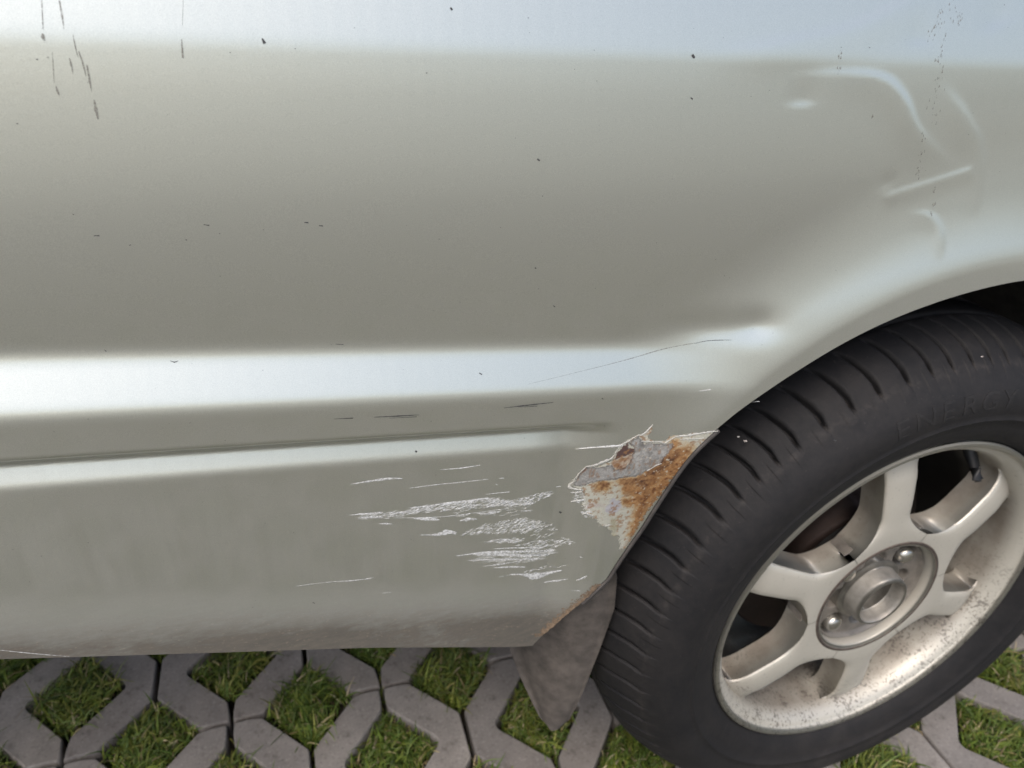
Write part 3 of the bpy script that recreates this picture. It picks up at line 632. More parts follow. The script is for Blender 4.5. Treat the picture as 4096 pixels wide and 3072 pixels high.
zs = np.concatenate([np.arange(-0.052, 0.375, 0.0013), np.arange(0.375, 0.54, 0.002), np.arange(0.54, 1.04, 0.01), [1.04]])
X, Z = np.meshgrid(xs, zs, indexing='ij')
# keep boundary columns on the far frame edges inside
ins = inside(poly, np.clip(X, -1.699, 1.099), np.clip(Z, -0.09, 1.039))
cellany = ins[:-1, :-1] | ins[1:, :-1] | ins[:-1, 1:] | ins[1:, 1:]
use = np.zeros_like(ins)
use[:-1, :-1] |= cellany; use[1:, :-1] |= cellany; use[:-1, 1:] |= cellany; use[1:, 1:] |= cellany
snap = use & ~ins
sx, sz = X[snap], Z[snap]
ax, az = EL[:-1, 0], EL[:-1, 1]; bx, bz = EL[1:, 0], EL[1:, 1]
L2 = (bx - ax) ** 2 + (bz - az) ** 2 + 1e-12
nx = sx.copy(); nz = sz.copy()
for k0 in range(0, len(sx), 500):
    qx = sx[k0:k0 + 500, None]; qz = sz[k0:k0 + 500, None]
    t = np.clip(((qx - ax) * (bx - ax) + (qz - az) * (bz - az)) / L2, 0, 1)
    cx = ax + t * (bx - ax); cz = az + t * (bz - az)
    d2 = (qx - cx) ** 2 + (qz - cz) ** 2; m = d2.argmin(1); r_ = np.arange(len(m))
    nx[k0:k0 + 500] = cx[r_, m]; nz[k0:k0 + 500] = cz[r_, m]
X = X.copy(); Z = Z.copy(); X[snap] = nx; Z[snap] = nz
idx = -np.ones(X.shape, int); idx[use] = np.arange(use.sum())
V = np.stack([X[use], Yat(X[use], Z[use]), Z[use]], 1)
ii, jj = np.nonzero(cellany)
F = np.stack([idx[ii, jj], idx[ii + 1, jj], idx[ii + 1, jj + 1], idx[ii, jj + 1]], 1)
panel = mesh_obj('side_panel', V, F, M_PAINT); attach(panel, car)
panel['label'] = 'silver green side panel with a pressed shoulder, a groove and a dent by the wheel arch'

# folded edge of the sheet along sill and arch
def strip(line, prof, name, mat, parent, nrm=None):
    # prof: list of (inward from the edge towards the opening, y offset)
    P = np.array(line); n = len(P)
    T = np.gradient(P, axis=0); T /= np.linalg.norm(T, axis=1)[:, None] + 1e-9
    N = np.stack([T[:, 1], -T[:, 0]], 1)       # to the right of travel = into the opening
    y0 = Yat(P[:, 0], P[:, 1])
    vs = []
    for i in range(n):
        for (a, b) in prof: vs.append((P[i, 0] + N[i, 0] * a, y0[i] + b, P[i, 1] + N[i, 1] * a))
    o = mesh_obj(name, vs, grid_faces(n, len(prof)), mat, smooth=True); attach(o, parent); return o
strip(E_line, [(0, 0), (0.0006, 0.0010), (0.0006, 0.004), (-0.001, 0.022), (-0.010, 0.026)], 'folded_edge', M_PAINT, panel)
A_line = [q for q in E_line if -0.33 < q[0] < 0.34 and q[1] > 0.075]
F_line = [q for q in A_line if q[0] < -0.243]
strip(F_line, [(0.0020, 0.0016), (0.0024, 0.0002), (0.0055, 0.0006), (0.0062, 0.0022), (0.0062, 0.022)], 'arch_flange', M_LINER, car)
strip(F_line, [(-0.001, 0.0012), (0.0021, 0.0014), (0.0021, 0.006)], 'flange_gap', M_BLACK, car)
strip(A_line, [(-0.004, 0.010), (0.0015, 0.0105), (0.0018, 0.0170), (-0.003, 0.018)], 'arch_seal', M_BLACK, car)
strip(A_line, [(-0.002, 0.050), (0.0022, 0.034), (0.0050, 0.026), (0.0062, 0.030), (0.004, 0.05), (-0.012, 0.16), (-0.02, 0.32)], 'arch_liner', M_LINER, car)

# underbody and the closed back of the wheel well
mb = MB()
def box(x0, x1, y0, y1, z0, z1, m=mb):
    vs = [(x, y, z) for x in (x0, x1) for y in (y0, y1) for z in (z0, z1)]
    m.add(vs, [(0, 1, 3, 2), (4, 6, 7, 5), (0, 4, 5, 1), (2, 3, 7, 6), (0, 2, 6, 4), (1, 5, 7, 3)])
box(-1.7, -0.40, 0.05, 1.55, 0.17, 0.24); box(0.40, 1.1, 0.05, 1.55, 0.10, 0.20); box(-0.40, 0.40, 0.36, 1.55, 0.06, 0.20)
ub = mb.build('underbody', M_UNDER, smooth=False); attach(ub, car)
mb = MB(); na = 40
for k in range(na + 1):
    a = math.pi * k / na
    for (y, r) in ((0.06, 0.362), (0.34, 0.362), (0.345, 0.0)): mb.v.append((r * math.cos(a), y, r * math.sin(a) if r else 0.0))
mb.f = [tuple(f) for f in grid_faces(na + 1, 3)]
ww = mb.build('wheel_well', M_WELL); attach(ww, car)

# mud flap
nc = 14
fv = []
for (a, b) in FLAP:
    a = Vector(a); b = Vector(b)
    for k in range(nc):
        t = k / (nc - 1); q = a.lerp(b, t)
        bulge = 0.010 * math.sin(math.pi * min(1, max(0, (t - 0.12) / 0.88))) + (-0.004 if t < 0.14 else 0)
        roll = 0.010 * max(0, (t - 0.88) / 0.12) ** 1.5
        q = q + Vector((-0.75, -0.65, 0)) * bulge * (0.4 + 0.6 * (b - a).length / 0.12) + Vector((0.6, 0.8, 0)) * roll * 0.3
        fv.append(tuple(q))
nr = len(FLAP)
# refine rows
V0 = np.array(fv).reshape(nr, nc, 3)
tt = np.linspace(0, nr - 1, 40); Vr = np.stack([np.stack([np.interp(tt, np.arange(nr), V0[:, c, k]) for k in range(3)], 1) for c in range(nc)], 1)
th = np.array([0.55, 0.83, 0.0]) * 0.003
Vf = Vr.reshape(-1, 3); Vb = Vf + th
Fg = grid_faces(40, nc); nV = len(Vf)
rim_ids = [i * nc for i in range(40)] + [39 * nc + c for c in range(1, nc)] + [i * nc + nc - 1 for i in range(38, -1, -1)]
FF = [tuple(f) for f in Fg] + [tuple(int(q) + nV for q in f[::-1]) for f in Fg] + [(rim_ids[k], rim_ids[k + 1], rim_ids[k + 1] + nV, rim_ids[k] + nV) for k in range(len(rim_ids) - 1)]
M_FLAP = mat_simple('dusty_flap_rubber', (0.074, 0.063, 0.054), 0.8, 0.0, 0.45, 60, 0.5)
flap = mesh_obj('mud_flap', np.vstack([Vf, Vb]), FF, M_FLAP); attach(flap, car)
flap['label'] = 'brown dusty rubber mud flap tapering to a rounded tip'

# ------------------------------------------------------------------ wheel
wheel = empty('wheel', (0, 0.02, 0)); attach(wheel, car)
def lathe(prof, n, name, mat, sharp=32):
    vs = []; q_ = []
    for i, pnt in enumerate(prof):
        q_.append(pnt)
        if 0 < i < len(prof) - 1:
            u = (Vector(pnt) - Vector(prof[i - 1])).normalized(); v = (Vector(prof[i + 1]) - Vector(pnt)).normalized()
            if math.degrees(math.acos(max(-1, min(1, u.dot(v))))) > sharp: q_.append(pnt)
    prof = q_
    for k in range(n):
        a = 2 * math.pi * k / n
        for (r, y) in prof: vs.append((r * math.cos(a), y, r * math.sin(a)))
    o = mesh_obj(name, vs, grid_faces(n, len(prof), True)[:, ::-1].copy(), mat); attach(o, wheel); return o
# tyre
tp = [(0.1895, 0.012), (0.1897, 0.004), (0.193, -0.0005), (0.198, -0.0045), (0.204, -0.0080), (0.211, -0.0104), (0.2195, -0.0124), (0.2205, -0.0136), (0.2215, -0.0136), (0.2225, -0.0128), (0.228, -0.0142),
      (0.234, -0.0150), (0.240, -0.0148), (0.246, -0.0134), (0.251, -0.0112), (0.2550, -0.0084), (0.2585, -0.0056), (0.2620, -0.0022), (0.2650, 0.0010), (0.2675, 0.0040), (0.2695, 0.0068), (0.2712, 0.0092), (0.2728, 0.0116), (0.2744, 0.0140),
      (0.2765, 0.0175), (0.2788, 0.0215), (0.2810, 0.0260), (0.2830, 0.0305), (0.2848, 0.0350), (0.2865, 0.0400), (0.2878, 0.0450), (0.2886, 0.0490), (0.2890, 0.0530), (0.2888, 0.0538), (0.2850, 0.0545), (0.2850, 0.0570), (0.2890, 0.0577), (0.2893, 0.0620), (0.2895, 0.0900), (0.2830, 0.0910), (0.2830, 0.1010), (0.2895, 0.1020), (0.2890, 0.132), (0.283, 0.133), (0.283, 0.142), (0.287, 0.143), (0.283, 0.168), (0.274, 0.182), (0.25, 0.194), (0.22, 0.197), (0.19, 0.19)]
SA = [82.5, 86.6, 90.9, 95.4, 99.7, 104.6, 110.2, 115.6, 121.2, 126.8, 131.1, 135.3, 139.7, 144.6, 150.6]
SA = np.array(SA + [150.6 + 5.2125 * q for q in range(1, 56)] + [442.5])
tp = np.array(tp)
NS = 70; per = 24; NT_ = NS * per
base = np.arange(NT_) % per
ang = np.arange(NT_) * 2 * np.pi / NT_
# concentrate angular samples around the slits
base = np.arange(NT_) % per
warp = np.array([-0.5, -0.10, -0.062, -0.052, -0.030, 0.0, 0.030, 0.052, 0.062, 0.10, 0.15, 0.20, 0.25, 0.29, 0.33, 0.36, 0.39, 0.42, 0.44, 0.455, 0.465, 0.475, 0.485, 0.493])
warp = np.concatenate([[-0.49, -0.2, -0.10, -0.062, -0.046, -0.025, 0.0, 0.025, 0.046, 0.062, 0.10, 0.15], np.linspace(0.2, 0.48, 12)])
sec = np.arange(NT_) // per
wd_ = np.where(warp[base] >= 0, SA[sec + 1] - SA[sec], np.where(sec > 0, SA[sec] - SA[sec - 1], SA[-1] - SA[-2]))
aa = np.radians(SA[sec] + warp[base] * wd_)
rr = tp[:, 0][None, :].repeat(NT_, 0); yy = tp[:, 1][None, :].repeat(NT_, 0)
# the slit pattern leans round the tyre as it crosses the shoulder
lean = np.interp(tp[:, 1], [-0.02, 0.006, 0.014, 0.024, 0.040, 0.055, 0.2], [0.006, 0.0, -0.006, -0.004, 0.010, 0.034, 0.034])
on_sh = (tp[:, 0] > 0.266) & (tp[:, 1] < 0.051)
A = aa[:, None] + lean[None, :]
dc = np.abs(warp[base])[:, None] * np.ones_like(rr)
prof_w = np.where(on_sh, np.interp(tp[:, 1], [0.002, 0.0068, 0.013, 0.033, 0.045, 0.051], [0, 0.35, 1.0, 1.0, 0.45, 0.0]), 0)[None, :]
depth = np.where(dc < 0.055, 1.0, np.where(dc < 0.064, 0.5, 0.0)) * prof_w * 0.0095
rr = rr - depth
# decorative blocks on the shoulder side
blk = (tp[:, 0] > 0.2605) & (tp[:, 0] < 0.2710) & (tp[:, 1] < 0.01)
ph = warp[base][:, None]
step = np.where((ph > 0.02) & (ph < 0.40), 1.0, 0.0) * blk[None, :]
yy = yy - step * 0.0010
TV = np.stack([rr * np.cos(A), yy, rr * np.sin(A)], 2)
# flat where it stands on the ground, with a slight bulge above
zz = TV[:, :, 2]; low = zz < ZG + 0.0004
TV[:, :, 2] = np.where(low, ZG + 0.0004, zz)
tyre = mesh_obj('tyre', TV.reshape(-1, 3), grid_faces(NT_, len(tp), True)[:, ::-1].copy(), M_TYRE); attach(tyre, wheel)

# raised lettering on the side wall
def raised_word(word, r0, a_mid, height, pitch_deg, mat, name):
    vs, fs = [], []
    dg = None
    for k, ch in enumerate(word):
        cu = bpy.data.curves.new('t', 'FONT'); cu.body = ch; cu.size = 1.0; cu.align_x = 'CENTER'; cu.resolution_u = 3
        cu.extrude = 0.0
        ob = bpy.data.objects.new('t', cu); COL.objects.link(ob)
        bpy.context.view_layer.update()
        me = bpy.data.meshes.new_from_object(ob.evaluated_get(bpy.context.evaluated_depsgraph_get()))
        bm = bmesh.new(); bm.from_mesh(me)
        bmesh.ops.triangulate(bm, faces=bm.faces[:])
        bmesh.ops.subdivide_edges(bm, edges=[e for e in bm.edges if e.calc_length() > 0.25], cuts=2)
        bmesh.ops.remove_doubles(bm, verts=bm.verts[:], dist=0.0005)
        g = bmesh.ops.extrude_face_region(bm, geom=bm.faces[:])
        for v in [e for e in g['geom'] if isinstance(e, bmesh.types.BMVert)]: v.co.z = 1
        ac = R(a_mid - (k - (len(word) - 1) / 2) * pitch_deg)
        b = len(vs)
        for v in bm.verts:
            s = height / 0.70
            u, w_, e = v.co.x * s * 1.15, v.co.y * s, v.co.z
            r = r0 + w_; a = ac - u / r0
            y = float(np.interp(r, tp[:24, 0], tp[:24, 1]))
            vs.append((r * math.cos(a), y + (0.0015 if e < 0.5 else -0.0004), r * math.sin(a)))
        bm.verts.ensure_lookup_table()
        for f in bm.faces: fs.append(tuple(v.index + b for v in f.verts))
        bm.free()
        bpy.data.objects.remove(ob); bpy.data.curves.remove(cu); bpy.data.meshes.remove(me)
    o = mesh_obj(name, vs, fs, mat, smooth=False); attach(o, wheel); return o
raised_word('ENERGY', 0.2335, 96.2, 0.0165, 5.15, M_TREAD, 'raised_lettering')
# rim: lip, drop and barrel
rp = [(0.1885, 0.010), (0.1902, 0.004), (0.1903, 0.0008), (0.1890, -0.0012), (0.1862, -0.0014), (0.1842, 0.0002), (0.1835, 0.0028), (0.1822, 0.0042), (0.1800, 0.0052), (0.1770, 0.0085), (0.1745, 0.013), (0.1725, 0.019), (0.1708, 0.027), (0.1695, 0.038), (0.1680, 0.055), (0.1640, 0.075), (0.160, 0.10), (0.158, 0.16), (0.175, 0.18)]
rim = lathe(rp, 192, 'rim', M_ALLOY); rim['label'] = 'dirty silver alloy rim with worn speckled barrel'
lathe([(0.0700, 0.016), (0.0838, 0.0155), (0.0838, 0.0360), (0.0800, 0.0370)], 96, 'hub_boss', M_FLOOR)
lathe([(0.0700, 0.0372), (0.0700, 0.0560)], 48, 'hub_carrier', M_WELL)
# spokes
RH = 0.069
def spoke(ad):
    a0 = R(ad); rows = []
    rs = np.concatenate([np.linspace(RH, 0.086, 6), np.linspace(0.088, 0.112, 12), np.linspace(0.118, 0.158, 9), np.linspace(0.160, 0.1735, 8)])
    us = np.array([-1, -0.98, -0.955, -0.92, -0.6, -0.3, 0, 0.3, 0.6, 0.92, 0.955, 0.98, 1])
    vs = []
    S30 = math.pi / 6
    for r in rs:
        wh = 0.0162 + 0.0018 * max(0, (r - 0.11) / 0.05)
        aw = wh / r
        t = min(1, max(0, (r - 0.083) / 0.026))
        ah = aw + (S30 - aw) * (1 - math.sqrt(max(0, 1 - (1 - t) ** 2)))
        if r > 0.158:
            q = min(1, (r - 0.158) / 0.0135); ah += (0.010 / r) * (1 - math.sqrt(max(0, 1 - q * q)))
        full = ah > S30 - 1e-4
        yf = float(np.interp(r, [RH, 0.075, 0.09, 0.12, 0.15, 0.165, 0.1735], [0.0078, 0.0070, 0.0068, 0.0080, 0.0115, 0.0160, 0.0200]))
        row = [(-1.0, yf + 0.030 * 1.0, 1), None]
        for u in us:
            cr = 0.0 if full else 1.0
            k = min(1, max(0, (r - 0.083) / 0.02))
            e = abs(u)
            dy = k * (0.0019 * e ** 2 + (0.0022 * max(0, (e - 0.92) / 0.08) ** 1.6))
            row.append((u, yf + dy, 0))
        row[1] = row[2][:2] + (0,); row.append(row[-1]); row.append((1.0, yf + 0.030, 1))
        for (u, y, s) in row:
            a = a0 + u * ah * (1.0 if not s else (1.0 if full else 1.07))
            vs.append((r * math.cos(a), y, r * math.sin(a)))
    nrow = len(us) + 4
    o = mesh_obj('spoke', vs, grid_faces(len(rs), nrow)[:, ::-1].copy(), M_ALLOY); attach(o, wheel); return o
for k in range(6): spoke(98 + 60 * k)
# hub recess
M_SEAM = mat_simple('brown_seam_dirt', (0.13, 0.10, 0.08), 0.8, 0, 0.4, 200, 0.2)
lathe([(0.0725, 0.0072), (0.0708, 0.0064), (0.0690, 0.0068)], 144, 'recess_seam', M_SEAM)
n = 144
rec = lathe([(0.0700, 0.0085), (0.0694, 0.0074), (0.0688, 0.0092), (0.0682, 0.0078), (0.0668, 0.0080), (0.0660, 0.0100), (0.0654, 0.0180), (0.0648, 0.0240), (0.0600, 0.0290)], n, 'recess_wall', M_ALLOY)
# recess floor as a relief: nut pockets and clip pockets sunk into a raised face
fr = np.linspace(0.026, 0.0645, 40); fa = np.arange(288) * 2 * np.pi / 288
FA, FR = np.meshgrid(fa, fr, indexing='ij')
fx, fz = FR * np.cos(FA), FR * np.sin(FA)
Yf = np.full(fx.shape, 0.0215)
NUTS = [50, 140, 230, 320]
def sunk(ang_, rad, cr, d):
    global Yf
    dd = np.hypot(fx - rad * math.cos(R(ang_)), fz - rad * math.sin(R(ang_)))
    Yf = np.maximum(Yf, 0.0215 + d * (1 - sst(cr - 0.0012, cr + 0.0004, dd)))
for a in NUTS: sunk(a, 0.050, 0.0128, 0.010)
for a in (5, 95, 185, 275): sunk(a, 0.0375, 0.0125, 0.009)
Yf = Yf + 0.004 * (1 - sst(0.0, 0.004, 0.0645 - FR)) * -1
fl = mesh_obj('recess_floor', np.stack([fx, Yf, fz], 2).reshape(-1, 3), grid_faces(288, 40, True)[:, ::-1].copy(), M_FLOOR); attach(fl, wheel)
hub = lathe([(0.0375, 0.030), (0.0372, 0.0205), (0.0355, 0.0190), (0.0318, 0.0185), (0.0314, 0.0170), (0.0308, 0.0100), (0.0300, 0.0040), (0.0292, 0.0012), (0.0280, 0.0002), (0.0266, 0.0004), (0.0258, 0.0016), (0.0256, 0.0060), (0.0253, 0.0150), (0.0250, 0.0156), (0.0246, 0.0160), (0.0243, 0.0300)], 96, 'hub_ring', M_HUB)
lathe([(0.0244, 0.0275), (0.0215, 0.0270), (0.0005, 0.0268)], 64, 'hub_centre', M_FLOOR)
def nut(ang_):
    cx, cz = 0.050 * math.cos(R(ang_)), 0.050 * math.sin(R(ang_))
    prof = [(0.0115, 0.033), (0.0113, 0.030), (0.0100, 0.0285), (0.0098, 0.0200), (0.0088, 0.0172), (0.0066, 0.0152), (0.0033, 0.0142), (0.0003, 0.0139)]
    vs = []
    for k in range(36):
        a = 2 * math.pi * k / 36
        for q, (r, y) in enumerate(prof):
            hx = 1.0 - 0.07 * (abs(((math.degrees(a) % 60) - 30) / 30.0) - 0.5) if q in (2, 3) else 1.0
            vs.append((cx + r * hx * math.cos(a), y, cz + r * hx * math.sin(a)))
    o = mesh_obj('wheel_nut', vs, grid_faces(36, len(prof), True)[:, ::-1].copy(), M_NUT); attach(o, wheel)
for a in NUTS: nut(a)
# tyre valve
def tube(path, radii, name, mat, parent, n=14):
    vs = []; P = [Vector(p) for p in path]
    for i, p in enumerate(P):
        d = (P[min(i + 1, len(P) - 1)] - P[max(i - 1, 0)]).normalized()
        u = d.orthogonal().normalized(); v = d.cross(u)
        for k in range(n):
            a = 2 * math.pi * k / n; vs.append(tuple(p + (u * math.cos(a) + v * math.sin(a)) * radii[i]))
    fs = []
    for i in range(len(P) - 1):
        for k in range(n): fs.append((i * n + k, i * n + (k + 1) % n, (i + 1) * n + (k + 1) % n, (i + 1) * n + k))
    fs.append(tuple(range(n))); fs.append(tuple((len(P) - 1) * n + k for k in range(n - 1, -1, -1)))
    o = mesh_obj(name, vs, fs, mat); attach(o, parent); return o
va = R(62)
def vp(r, y, a=va): return (r * math.cos(a), y, r * math.sin(a))
tube([vp(0.172, 0.034, R(63)), vp(0.166, 0.028, R(62.6)), vp(0.158, 0.0185, R(61.5)), vp(0.157, 0.0180, R(61.4)), vp(0.150, 0.0105, R(60.5)), vp(0.1485, 0.009, R(60.3))], [0.0065, 0.0058, 0.0045, 0.0052, 0.0050, 0.0036], 'tyre_valve', M_BLACK, wheel)
# brake disc and its hat behind the spokes
lathe([(0.118, 0.098), (0.120, 0.086), (0.118, 0.084), (0.080, 0.084), (0.076, 0.080), (0.074, 0.056), (0.070, 0.050), (0.030, 0.049)], 96, 'brake_disc', M_DISC)
tube([(-0.19, 0.115, -0.03), (-0.07, 0.10, 0.05), (0.0, 0.095, 0.10)], [0.018, 0.022, 0.018], 'brake_pipe', M_WELL, wheel)
# two crumbs of stone caught in a tread slit
sp = MB()
for (c, s) in STONES:
    c = Vector(c); b = len(sp.v)
    ring = [(-.9, -.2, .1), (-.3, -.8, .3), (.7, -.6, .0), (1., .3, .2), (.2, .9, -.1), (-.7, .6, .2)]
    vs = [tuple(c + Vector(q) * s) for q in ring] + [tuple(c + Vector((0, -0.6, 0.9)) * s), tuple(c + Vector((0.1, 0.5, -0.9)) * s)]
    sp.add(vs, [(k, (k + 1) % 6, 6) for k in range(6)] + [((k + 1) % 6, k, 7) for k in range(6)])
M_STONE = mat_simple('pale_stone', (0.62, 0.55, 0.50), 0.8, 0, 0.2, 200, 0.2)
so = sp.build('stone_crumbs', M_STONE, smooth=False); so['kind'] = 'stuff'
tag(so, 'pale stone crumbs stuck in a slit of the tyre tread', 'stone')

# ------------------------------------------------------------------ damage on the paint
def ribbon(mbx, pts, ws, off=0.00018, jit=0.0, crown=0.00012):
    P = np.array(smooth_pts(pts)); n = len(P)
    W = np.interp(np.linspace(0, 1, n), np.linspace(0, 1, len(ws)), ws)
    if jit: W = W * (1 + jit * np.array([rnd.uniform(-1, 1) for _ in range(n)]))
    T = np.gradient(P, axis=0); T /= np.linalg.norm(T, axis=1)[:, None] + 1e-12
    N = np.stack([-T[:, 1], T[:, 0]], 1)
    vs = []
    for s in (-1, 0, 1):
        Q = P + N * (W[:, None] * 0.5 * s)
        y = Yat(Q[:, 0], Q[:, 1]) - (off + (crown if s == 0 else 0))
        vs.append(np.stack([Q[:, 0], y, Q[:, 1]], 1))
    VV = np.stack(vs, 1).reshape(-1, 3)
    mbx.add([tuple(v) for v in VV], [tuple(f) for f in grid_faces(n, 3)])
def smooth_pts(pts, step=0.0012):
    pts = [tuple(p) for p in pts]
    # Catmull-Rom through the points
    out = []
    P = [pts[0]] + pts + [pts[-1]]
    for i in range(1, len(P) - 2):
        p0, p1, p2, p3 = map(np.array, (P[i - 1], P[i], P[i + 1], P[i + 2]))
        n = max(2, int(np.linalg.norm(p2 - p1) / step))
        for k in range(n):
            t = k / n
            out.append(tuple(0.5 * ((2 * p1) + (-p0 + p2) * t + (2 * p0 - 5 * p1 + 4 * p2 - p3) * t * t + (-p0 + 3 * p1 - 3 * p2 + p3) * t ** 3)))
    out.append(pts[-1]); return out
sc = MB()
for pts, ws in STROKES: ribbon(sc, pts, [1.5 * w for w in ws], jit=0.35)
for P, n, L, ang_, w in HATCH:
    Pn = np.array(P); x0, z0 = Pn.min(0); x1, z1 = Pn.max(0)
    ct = 0; tries = 0
    while ct < n and tries < n * 30:
        tries += 1
        x, z = rnd.uniform(x0, x1), rnd.uniform(z0, z1)
        if not inside(Pn, np.array([x]), np.array([z]))[0]: continue
        ct += 1
        l = L * rnd.uniform(0.4, 1.3); a = R(-ang_ + rnd.gauss(0, 9) - 4)
        dx, dz = math.cos(a) * l / 2, math.sin(a) * l / 2
        k = rnd.uniform(-0.15, 0.15) * l
        ribbon(sc, [(x - dx, z - dz), (x, z + k), (x + dx, z + dz)], [w * 0.2, w * rnd.uniform(0.4, 1.3), w * 0.2], jit=0.3)
so = sc.build('white_scrapes', M_WHITE); attach(so, panel); so['kind'] = 'stuff'; so['label'] = 'streaky white scrape marks beside the rusted arch'
dk = MB()
for pts, ws in DARKS: ribbon(dk, pts, ws, jit=0.3)
so = dk.build('dark_scratches', M_DARK); attach(so, panel); so['kind'] = 'stuff'
gr = MB()
for pts, ws in DIRT: ribbon(gr, pts, [w * 0.6 for w in ws], jit=0.15)
for (c, r) in SPATTER:
    for k in range(7):
        x = c[0] + rnd.gauss(0, r * 0.35); z = c[1] + rnd.gauss(0, r * 0.55); s = rnd.uniform(0.0003, 0.0009)
        ribbon(gr, [(x, z), (x + rnd.uniform(-.3, .3) * s, z - s * rnd.uniform(1, 3))], [s * 0.3, s * rnd.uniform(.6, 1.1)], jit=0.3)
so = gr.build('water_drip_marks', M_GRIME); attach(so, panel); so['kind'] = 'stuff'; so['label'] = 'grey drip marks and specks of grime'
fk = MB()
for k in range(420):
    x = rnd.uniform(-0.78, 0.05); z = rnd.uniform(0.05, 0.53); s = rnd.uniform(0.00012, 0.0004)
    if not inside(poly, np.array([x]), np.array([z]))[0]: continue
    ribbon(fk, [(x, z), (x + s * rnd.uniform(.5, 2.5), z + rnd.uniform(-.5, .5) * s)], [s * .5, s], jit=0.3)
so = fk.build('dust_specks', M_DARK); attach(so, panel); so['kind'] = 'stuff'

cr = MB()
dl = [q for q in E_line if -0.368 < q[0] < -0.306 and q[1] < 0.108]
for k in range(620):
    t_ = rnd.random() ** 0.8 * (len(dl) - 2); i_ = int(t_); f_ = t_ - i_
    px = dl[i_][0] * (1 - f_) + dl[i_ + 1][0] * f_; pz = dl[i_][1] * (1 - f_) + dl[i_ + 1][1] * f_
    o_ = abs(rnd.gauss(0, 0.0030)) + 0.0006
    s_ = rnd.uniform(0.0006, 0.0022) * (1 if o_ < 0.003 else 0.6); a_ = R(rnd.uniform(20, 75))
    px -= o_ * 0.8; pz += o_ * 0.6
    if pz < 0.036: continue
    ribbon(cr, [(px - s_ * math.cos(a_), pz - s_ * math.sin(a_)), (px, pz), (px + s_ * math.cos(a_), pz + s_ * math.sin(a_))], [s_ * .3, s_ * rnd.uniform(.7, 1.3), s_ * .3], off=0.0003, jit=0.4)
M_CRUST = mat_simple('dried_mud', (0.20, 0.14, 0.09), 0.9, 0, 0.45, 300, 0.3)
so = cr.build('mud_crust', M_CRUST); attach(so, panel); so['kind'] = 'stuff'; so['label'] = 'brown dried mud along the lower corner of the panel'
# rusted, flaked area at the front foot of the arch
RP = {k: np.array(v) for k, v in RUST.items()}
ox = RP['OUT']
x0, z0 = ox.min(0) - 0.002; x1, z1 = ox.max(0) + 0.002
gx = np.arange(x0, x1, 0.00042); gz = np.arange(z0, z1, 0.00042)
GX, GZ = np.meshgrid(gx, gz, indexing='ij')
nA = vnoise(GX * 260, GZ * 260, 4, 0.6) - 0.5; nB = vnoise(GX * 260 + 50, GZ * 260 + 9, 4, 0.6) - 0.5
nC = vnoise(GX * 900 + 50, GZ * 900 + 9, 3, 0.6) - 0.5; nD = vnoise(GX * 900 + 5, GZ * 900 + 90, 3, 0.6) - 0.5
nA = nA * 1.5 + nC * 0.6; nB = nB * 1.5 + nD * 0.6
def sdist(P, x, z):
    D = np.full(x.shape, 1.0)
    for i in range(len(P)):
        ax_, az_ = P[i - 1]; bx_, bz_ = P[i]
        L = (bx_ - ax_) ** 2 + (bz_ - az_) ** 2 + 1e-12
        t = np.clip(((x - ax_) * (bx_ - ax_) + (z - az_) * (bz_ - az_)) / L, 0, 1)
        D = np.minimum(D, (x - ax_ - t * (bx_ - ax_)) ** 2 + (z - az_ - t * (bz_ - az_)) ** 2)
    D = np.sqrt(D); return np.where(inside(P, x, z), -D, D)
wx, wz = GX + nA * 0.0030, GZ + nB * 0.0030
fine = vnoise(GX * 1400, GZ * 1400, 3, 0.6)
mid = vnoise(GX * 420 + 3, GZ * 420, 4, 0.6)
big = vnoise(GX * 120 + 8, GZ * 120 + 4, 3, 0.6)
C_ = np.empty(GX.shape + (3,)); C_[:] = (0.40, 0.39, 0.325)
def lay(P, col, soft, amt=1.0, warp_=1.0, brk=0.0, grow=0.0):
    d = sdist(P, GX + nA * 0.0030 * warp_, GZ + nB * 0.0030 * warp_) - grow
    m = (1 - sst(-soft, soft, d)) * amt
    if brk: m = m * np.clip(1 - brk + brk * 2.4 * (mid - 0.28), 0, 1)
    col = np.asarray(col, float)
    for c in range(3): C_[..., c] = C_[..., c] * (1 - m) + (col[..., c] if col.ndim > 1 else col[c]) * m
    return m
g_col = np.stack([0.25 + 0.22 * (mid - .5) + 0.12 * (big - .5) + 0.10 * (fine - .5)] * 3, 2) * np.array([1, 0.97, 0.90])
ru = np.clip((big - 0.3) * 2.2, 0, 1)[..., None]; rmid = np.clip((mid - 0.25) * 2, 0, 1)[..., None]
r_orange = (np.array([0.30, 0.115, 0.025]) * (1 - rmid) + np.array([0.095, 0.032, 0.012]) * rmid)
r_brown = (np.array([0.17, 0.080, 0.035]) * (1 - rmid) + np.array([0.060, 0.026, 0.014]) * rmid)
lay(RP['ORANGE2'], (0.36, 0.25, 0.12), 0.0040, 0.8, 1.5, grow=0.0035)
lay(RP['ORANGE2'], (0.34, 0.17, 0.05), 0.0022, 0.7, 1.5, brk=0.3, grow=0.0012)
lay(RP['ORANGE3'], (0.36, 0.25, 0.12), 0.0030, 0.7, 1.3, grow=0.0018)
lay(RP['ORANGE3'], (0.50, 0.36, 0.16), 0.0020, 0.6)
m_g2 = lay(RP['GRAY2'], (0.36, 0.35, 0.36), 0.0008)
lay(RP['MAUVE'], (0.33, 0.27, 0.26), 0.0014, 0.7, brk=0.5)
m_g = lay(RP['GRAY'], g_col, 0.0003, 1.0, 0.7)
sp2 = vnoise(GX * 520 + 11, GZ * 300 + 40, 5, 0.65); mm = sst(0.56, 0.68, sp2) * m_g * 0.7
